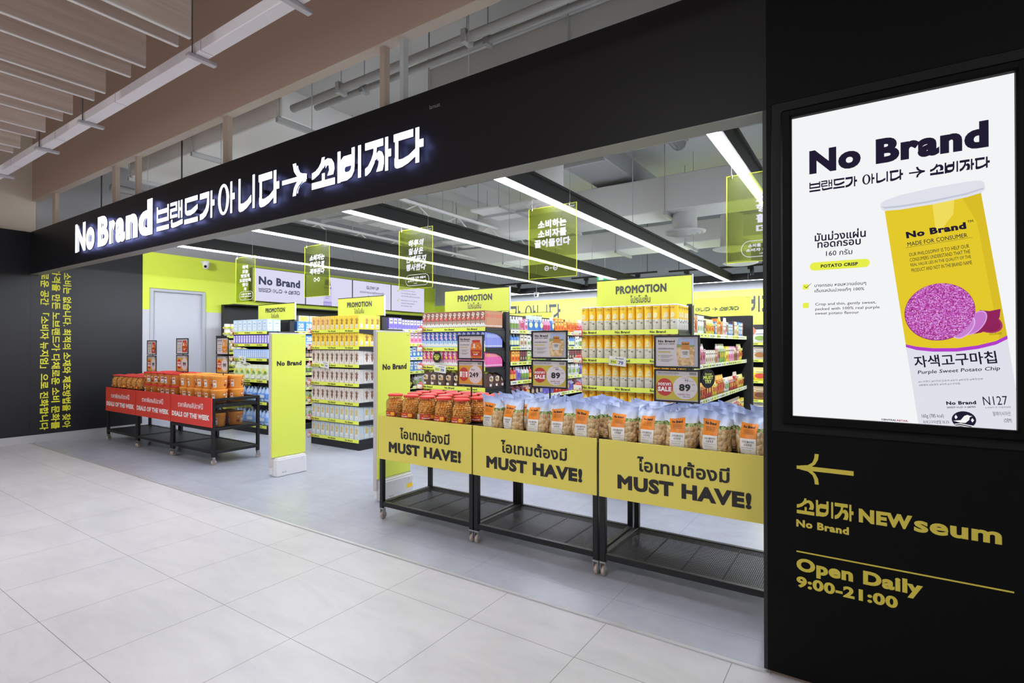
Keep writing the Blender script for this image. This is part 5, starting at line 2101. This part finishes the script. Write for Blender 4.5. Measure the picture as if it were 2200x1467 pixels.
def price_card(label, x, y, z, rz=.1):
    b = MB()
    b.box(-.085, .085, -.002, .002, -.045, .045, PAPER)
    O = (0, -.002, 0)
    b.text('No Brand', O, X, Z, -.02, .06, .022, .035, INKL, .03)
    b.rect(O, X, Z, -.07, -.005, -.03, .01, M('#d9e055', .5))
    b.text('3+1', O, X, Z, -.065, -.02, -.02, .003, INKL, .03, .003)
    b.text('79', O, X, Z, .01, .06, -.03, .005, M('#55639a', .5), .05, .003)
    o = obj('price_card', b, None, (x, y, z))
    o.rotation_euler = (.12, .1, rz)
    return tag(o, label, 'price card', 'white price cards on the strips')


price_card('white price card slanted on the third strip of the hand-print boxes', -6.49, 4.865, 1.165)
price_card('white price card slanted on the third strip of the milk cartons', -4.30, 4.865, 1.16)
price_card('white price card slanted on the second strip of the yellow cans', -2.03, 4.865, 1.292)
price_card('white price card slanted on the third strip of the lilac boxes', -8.72, 4.915, 1.215)


def wobbler(label, x, y, z, rz=0, r=.062):
    b = MB()
    b.lathe([(.001, -.003), (r, -.003), (r, .003), (.001, .003)], BLACKM, 28, (0, 0, 0), False, 'Y')
    O = (0, -.003, 0)
    c = M('#e4ea6a', .5)
    b.text('ต้องลอง', O, X, Z, -r * .5, r * .5, r * .35, r * .62, c, .01)
    b.text('MUST', O, X, Z, -r * .72, r * .72, -.08 * r, r * .3, c, .07)
    b.text('TRY', O, X, Z, -r * .5, r * .5, -.5 * r, -.13 * r, c, .07)
    b.box(-.004, .004, .003, .02, .0, r * .5, CLEARPET)
    o = obj('shelf_wobbler', b, None, (x, y, z), rz)
    return tag(o, label, 'shelf sign', 'round black must-try signs')


wobbler('round black MUST TRY sign before the pink cartons', -4.345, 4.86, 1.30, 0, .066)
wobbler('round black MUST TRY sign on the shelving right of the cans', -1.40, 5.75, 1.10, PI / 2 - .5, .1)
wobbler('round black MUST TRY sign low between gate and carton display', -5.74, 5.8, .86, PI / 2 - .4, .07)

# ------------------------------------------------------------------ the shelving rows behind the end displays
def run(label, x, y0, y1, levels, depth=.45, top=1.86):
    """one-sided row of shelves whose front faces +X"""
    t = thing('shelving_row', label, 'shelving', (x, y0, 0), 0, 'shelving rows running back')
    L = y1 - y0
    b = MB()
    b.box(-depth, .0, 0, L, 0, .1, SHELFBLK, .004)
    obj('base', b, t)
    b = MB()
    b.box(-depth - .02, -depth, 0, L, .1, top, SHELFBLK)
    obj('back_panel', b, t)
    b = MB()
    b.box(-depth - .02, .07, L, L + .03, 0, top, SHELFBLK, .003)
    for k in range(24):
        b.box(.05, .0705, L - .0008, L, .2 + k * .066, .215 + k * .066, M('#0a0a0b', .6))
    obj('end_panel', b, t)
    for z in levels:
        b = MB()
        b.box(-depth, 0, .001, L - .001, z - .012, z + .018, SHELFBLK)
        s = obj('shelf', b, t)
        b = MB()
        b.box(0, .008, 0, L, z - .024, z + .024, M('#e6eec0', .5))
        r_ = random.Random(int(z * 1000))
        yy = .03
        while yy < L - .15:
            w_ = r_.uniform(.05, .11)
            b.rect((.008, 0, 0), Y, Z, yy, yy + w_, z - .02, z + .02, LIMEB if r_.random() < .55 else PAPER)
            if r_.random() < .4:
                b.text('No Brand', (.009, 0, 0), Y, Z, yy + .005, yy + w_ - .005, z - .008, z + .008, INK, .04)
            else:
                b.rect((.009, 0, 0), Y, Z, yy + .01, yy + w_ * .6, z - .006, z + .004, INKL)
            yy += w_ + r_.uniform(.0, .06)
        obj('label_strip', b, s)
    return t


RUNS = {4: (-1.46, 5.42, 8.15, (1.548, 1.222, .853, .5, .17)), 3: (-3.655, 5.42, 8.15, (1.615, 1.408, 1.219, .983, .76, .45, .17)),
        2: (-5.80, 5.42, 8.15, (1.66, 1.45, 1.24, 1.03, .80, .55, .25)), 1: (-8.07, 5.45, 8.15, (1.66, 1.43, 1.2, .95, .7, .45, .2))}
run('long black shelving of mixed snack packs beside the crisp can display', *RUNS[4])
run('long black shelving of small packs beside the milk carton display', *RUNS[3])
run('long black shelving of lilac and blue boxes beside the hand-print display', *RUNS[2])
run('long black shelving of blue boxes beside the lilac box display', *RUNS[1])
header('lime slogan board at the far end of the crisp can aisle', -2.52, -1.40, 8.20, 1.865, 2.145)
header('lime slogan board at the far end of the hand-print box aisle', -6.95, -5.66, 8.20, 1.865, 2.145)
for i, (x0, x1) in enumerate(((-2.52, -1.38), (-6.95, -5.64))):
    b = MB()
    b.box(x0, x1, 8.19, 8.24, 0, 1.865, SHELFBLK, .003)
    tag(obj('end_divider', b), 'black end panel under the lime slogan board, %s' % ('crisp can aisle', 'hand-print box aisle')[i], 'panel')
promo('small far PROMOTION board low before the back wall lettering', -6.35, -5.3, 9.4, 1.86, 2.12)
b = MB()
b.box(-6.4, -5.25, 9.41, 9.8, 0, 1.86, SHELFBLK, .004)
tag(obj('far_shelf_unit', b), 'black shelf unit under the far PROMOTION board', 'shelving')

GOODS = []


def goods(kind, w, d, h, cols, name, cat, word):
    if kind == 'carton':
        b = base_box('', w, d, h, M(cols[0], .45), .002)
        for O, U, ww in (((0, -d / 2, 0), X, w),):
            b.rect(O, U, Z, -ww * .42, ww * .42, h * .5, h * .92, M(cols[1], .45))
            b.ell(O, U, Z, 0, h * .3, ww * .3, h * .15, M(cols[2], .45), .0014, 12)
            b.rect(O, U, Z, -ww * .3, ww * .3, h * .68, h * .76, M('#3a3a3c', .5), .002)
        o = tag(obj(name, b), '-', cat)
    elif kind == 'pouch':
        def art(b, w, h, d):
            O = (0, -d / 2 - .001, 0)
            b.ell(O, X, Z, 0, h * .38, w * .32, h * .18, M(cols[2], .45), .002, 14)
            b.rect(O, X, Z, -w * .36, w * .36, h * .6, h * .74, M(cols[1], .45), .002)
            b.rect(O, X, Z, -w * .25, w * .25, h * .65, h * .69, M('#3a3a3c', .5), .003)
        o = pouch(name, w, h, d, cols[0], cols[1], art, cat)
    else:
        b = MB()
        b.lathe([(.001, 0), (w / 2, 0), (w / 2, h * .65), (w * .3, h * .78), (w * .18, h * .82)], M(cols[0], .3), 14)
        b.lathe([(w * .2, h * .82), (w * .2, h), (.001, h)], M(cols[1], .4), 12)
        b.lathe([(w / 2 + .001, h * .15), (w / 2 + .001, h * .5)], M(cols[2], .5), 14)
        o = tag(obj(name, b), '-', cat)
    return (Proto(o), w, d, h, name, word)


S = {}
for nm, col, cs in (('yellow', 'yellow', ('#f2dc2e', '#fff3a0', '#c8452e')), ('white', 'white', ('#e8e8e6', '#f6f6f2', '#7fa04c')), ('orange', 'orange', ('#e8832c', '#f7c05a', '#c2401f')), ('red', 'red', ('#c83a32', '#efd9c4', '#e8b44c')),
                    ('blue', 'blue', ('#4d86cf', '#d9e8f6', '#e6efc0')), ('green', 'green', ('#7fae4c', '#e8efc8', '#d8c43a')), ('brown', 'brown', ('#a8753f', '#e0c79a', '#6b3f22')), ('pink', 'pink', ('#e39ab4', '#f6e2e8', '#c2446c')),
                    ('lilac', 'lilac', ('#8a7bd0', '#e6e2f6', '#5f55b0')), ('cream', 'cream', ('#ddd2bf', '#f3ecdc', '#a06a3a')), ('dark', 'dark', ('#3a3236', '#8a3d4a', '#b9a58a'))):
    S[nm] = (col, cs)


def G(kind, colr, w, d, h):
    key = (kind, colr, w, d, h)
    if key not in _G:
        col, cs = S[colr]
        nm = {'carton': 'snack_carton', 'pouch': 'snack_pouch', 'bottle': 'small_bottle'}[kind]
        _G[key] = goods(kind, w, d, h, cs, nm, {'carton': 'carton', 'pouch': 'pouch', 'bottle': 'bottle'}[kind], '%s %s' % (col, {'carton': 'carton', 'pouch': 'pouch', 'bottle': 'bottle'}[kind]))
    return _G[key]


_G = {}


def stock(x, ya, yb, z, hmax, pal, kinds, where, group, seed, rz=PI / 2, front=.02):
    r_ = random.Random(seed)
    y = ya
    n = 0
    while True:
        kind = r_.choice(kinds)
        colr = r_.choice(pal)
        reps = r_.choice((1, 2, 3))
        w = {'carton': r_.choice((.05, .08)), 'pouch': r_.choice((.1, .13)), 'bottle': .06}[kind]
        hh = {'carton': min(hmax, r_.choice((.15, .19))), 'pouch': min(hmax, r_.choice((.17, .22))), 'bottle': min(hmax, .17)}[kind]
        hh = round(hh, 3)
        P_, w, d, h, nm, word = G(kind, colr, w, .06, hh)
        for _ in range(reps):
            if y + w > yb:
                return
            P_.put((x - front - d / 2, y + w / 2, z + .019), rz + r_.uniform(-.06, .06), '%s, %s from the front, %s' % (word, ORD[n], where), group)
            n += 1
            if n >= len(ORD):
                return
            y += w + .006


WH4 = 'right of the crisp cans'
x, y0, y1, lv = RUNS[4]
palettes = [(['blue', 'green', 'white', 'cream', 'yellow', 'pink', 'dark', 'orange'], ['carton', 'carton', 'pouch']), (['cream', 'pink', 'brown', 'green', 'white', 'yellow', 'brown'], ['carton', 'pouch', 'carton']),
            (['white', 'yellow', 'yellow', 'white', 'orange', 'red'], ['pouch']), (['brown', 'red', 'yellow', 'yellow', 'orange'], ['pouch', 'pouch', 'carton']), (['orange', 'yellow', 'red'], ['pouch'])]
for i, z in enumerate(lv[:4]):
    stock(x, y0 + .05, y1 - .03, z, (.24, .23, .23, .22)[i], *palettes[i], 'level %s %s' % (('one', 'two', 'three', 'four')[i], WH4), 'aisle goods right of the crisp cans', 40 + i)
x, y0, y1, lv = RUNS[3]
palettes = [(['blue', 'green', 'pink', 'pink', 'white', 'lilac', 'orange', 'yellow'], ['pouch', 'bottle', 'carton']), (['white', 'blue', 'white', 'cream'], ['carton', 'bottle']), (['orange', 'pink', 'green', 'white', 'dark'], ['carton']),
            (['pink', 'dark', 'lilac', 'red', 'white'], ['pouch', 'bottle']), (['dark', 'red', 'lilac', 'white'], ['pouch'])]
for i, z in enumerate(lv[:5]):
    stock(x, y0 + .05, y1 - .5, z, (.2, .16, .14, .19, .18)[i], *palettes[i], 'level %s, milk carton aisle' % ('one', 'two', 'three', 'four', 'five')[i], 'aisle goods right of the milk cartons', 60 + i)
x, y0, y1, lv = RUNS[2]
palettes = [(['lilac'], ['carton']), (['pink', 'lilac'], ['carton']), (['blue'], ['carton']), (['blue'], ['carton']), (['white', 'cream', 'dark'], ['bottle', 'pouch']), (['green', 'white'], ['pouch'])]
for i, z in enumerate(lv[:6]):
    stock(x, y0 + .05, y0 + 1.5, z, .17, *palettes[i], 'level %s, hand-print box aisle' % ('one', 'two', 'three', 'four', 'five', 'six')[i], 'aisle goods right of the hand-print boxes', 80 + i)


# blue boxes marked 20 and packs beside the lilac box display
def twenty():
    w, d, h = .15, .1, .17
    b = base_box('', w, d, h, M('#4f8fd6', .4), .003)
    O = (0, -d / 2, 0)
    b.text('20', O, X, Z, -.05, .05, .06, .14, WL, .05)
    b.rect(O, X, Z, -.06, .06, .02, .045, M('#cfe3f6', .5))
    return tag(obj('blue_pack', b), '-', 'pack')


P20 = Proto(twenty())
x, y0, y1, lv = RUNS[1]
for i, z in enumerate(lv):
    if i in (0, 1):
        for c in range(6):
            P20.put((x - .075, y0 + .14 + c * .16, z + .019), PI / 2, 'blue pack marked 20, %s from the front, level %s right of the lilac boxes' % (ORD[c], ('one', 'two')[i]), 'blue packs marked 20')
    else:
        stock(x, y0 + .05, y0 + 1.1, z, .18, *[(['dark', 'white'], ['bottle']), (['white'], ['bottle', 'pouch']), (['white', 'cream'], ['pouch']), (['green'], ['pouch']), (['blue', 'white'], ['pouch'])][i - 2],
              'level %s, lilac box aisle' % ('three', 'four', 'five', 'six', 'seven')[i - 2], 'aisle goods right of the lilac boxes', 95 + i)
TOPY = Proto(tagd(obj('tissue_roll_pack', pbox(.2, .12, .1, '#f4f0d0', '#f3d65a', '#c8d43a')), 'pack'))
for c in range(4):
    TOPY.put((x - .09, y0 + .2 + c * .22, lv[0] + .019 + .1715), PI / 2, 'yellow and white pack lying on blue packs, %s from the front' % ORD[c], 'packs lying on the blue packs')

# left wall shelving with tissue rolls
t = thing('wall_shelving', 'tall black shelving along the left wall under the screens', 'shelving', (XL + .01, 5.40, 0))
b = MB()
b.box(0, .07, 0, .03, 0, 2.22, SHELFBLK, .003)
obj('end_panel', b, t)
b = MB()
b.box(0, .42, 5.95, 5.98, 0, 2.22, SHELFBLK, .003)
obj('end_panel', b, t)
b = MB()
b.box(0, .02, .03, 5.95, .1, 2.22, SHELFBLK)
b.box(0, .42, .03, 5.95, 2.2, 2.22, SHELFBLK)
obj('back_panel', b, t)
b = MB()
b.box(0, .43, .03, 5.95, 0, .12, SHELFBLK)
obj('base', b, t)
WLV = (1.62, 1.32, 1.02, .72, .42, .125)
for z in WLV:
    b = MB()
    b.box(.02, .41, -.11, 5.95, z - .025, z, SHELFBLK)
    s = obj('shelf', b, t)
    b = MB()
    b.box(.41, .418, -.11, 5.95, z - .045, z, LIMEB)
    for k in range(8):
        b.text('No Brand', (.418, 0, 0), Y, Z, .2 + k * .75, .36 + k * .75, z - .034, z - .012, INK, .04)
    obj('label_strip', b, s)
for q in (1.5, 3.05, 4.6):
    b = MB()
    b.box(.02, .06, q, q + .05, .12, 2.2, SHELFBLK)
    obj('upright', b, t)


def rolls():
    b = MB()
    for i in range(3):
        b.lathe([(.018, .0), (.05, 0), (.054, .01), (.054, .1), (.05, .11), (.018, .11)], M('#f0efe4', .6), 14, (-.11 + i * .11, 0, 0))
    b.box(-.165, .165, -.058, .058, .02, .055, M('#e6e45a', .5), .004)
    for q in (-.1, .1):
        b.rect((0, -.058, 0), X, Z, q - .03, q + .03, .024, .052, M('#a9c23a', .5))
    return tag(obj('tissue_roll_pack', b), '-', 'pack')


PR = Proto(rolls())
k = 0
for i, z in enumerate(WLV):
    for lay in range(2):
        for c in range(5):
            PR.put((XL + .32, 5.46 + c * .345, z + .001 + lay * .1112), PI / 2, 'tissue roll pack, %s from the door, %s layer, %s shelf of left wall shelving' % (ORD[c], ('lower', 'upper')[lay], ('top', 'second', 'third', 'fourth', 'fifth', 'bottom')[i]), 'tissue roll packs')
            k += 1

# shelving against the back wall, right end, with bagged bread
t = thing('wall_shelving', 'black shelving against the back wall beside the pier', 'shelving', (-2.25, 11.0, 0))
b = MB()
b.box(0, 2.2, .40, .43, 0, 1.85, SHELFBLK)
obj('back_panel', b, t)
b = MB()
b.box(-.03, 0, 0, .43, 0, 1.85, SHELFBLK, .003)
obj('end_panel', b, t)
BLV = (1.48, 1.16, .76, .40, .1)
for z in BLV:
    b = MB()
    b.box(0, 2.2, .0, .40, z - .02, z, SHELFBLK)
    s = obj('shelf', b, t)
    b = label_strip_mb(.55, 3, .05)
    for k in range(4):
        obj('label_strip', b, s, (k * .55, 0, z - .01))
BP = [G('pouch', c, .3, .14, .26) for c in ('white', 'cream', 'yellow', 'brown', 'cream')]
for i, z in enumerate(BLV):
    for c in range(6):
        P_, w, d, h, nm, word = BP[i]
        P_.put((-2.06 + c * .33, 11.0 + .1, z + .001), 0, 'large %s, %s from the left, %s shelf against the back wall' % (word, ORD[c], ('top', 'second', 'third', 'fourth', 'bottom')[i]), 'large packs on the back shelving')
b = MB()
b.add([(0, -.02, 0), (.16, -.1, .2), (0, -.02, .4), (-.16, -.02, .2), (0, .1, .2)], [(0, 1, 2), (0, 2, 3), (1, 4, 2), (0, 4, 1), (3, 2, 4), (0, 3, 4)], M('#e0705a', .5))
b.tube([(0, 0, .38), (0, 0, 2.94)], .002, PIPE, 5)
tag(obj('hanging_ornament', b, None, (-1.86, 10.6, 1.5)), 'coral faceted paper ornament hanging before the back shelving', 'ornament')

for p in Proto.every:                       # kinds that found no place on a shelf
    if not p.used:
        for ch in list(p.root.children):
            bpy.data.objects.remove(ch)
        bpy.data.objects.remove(p.root)
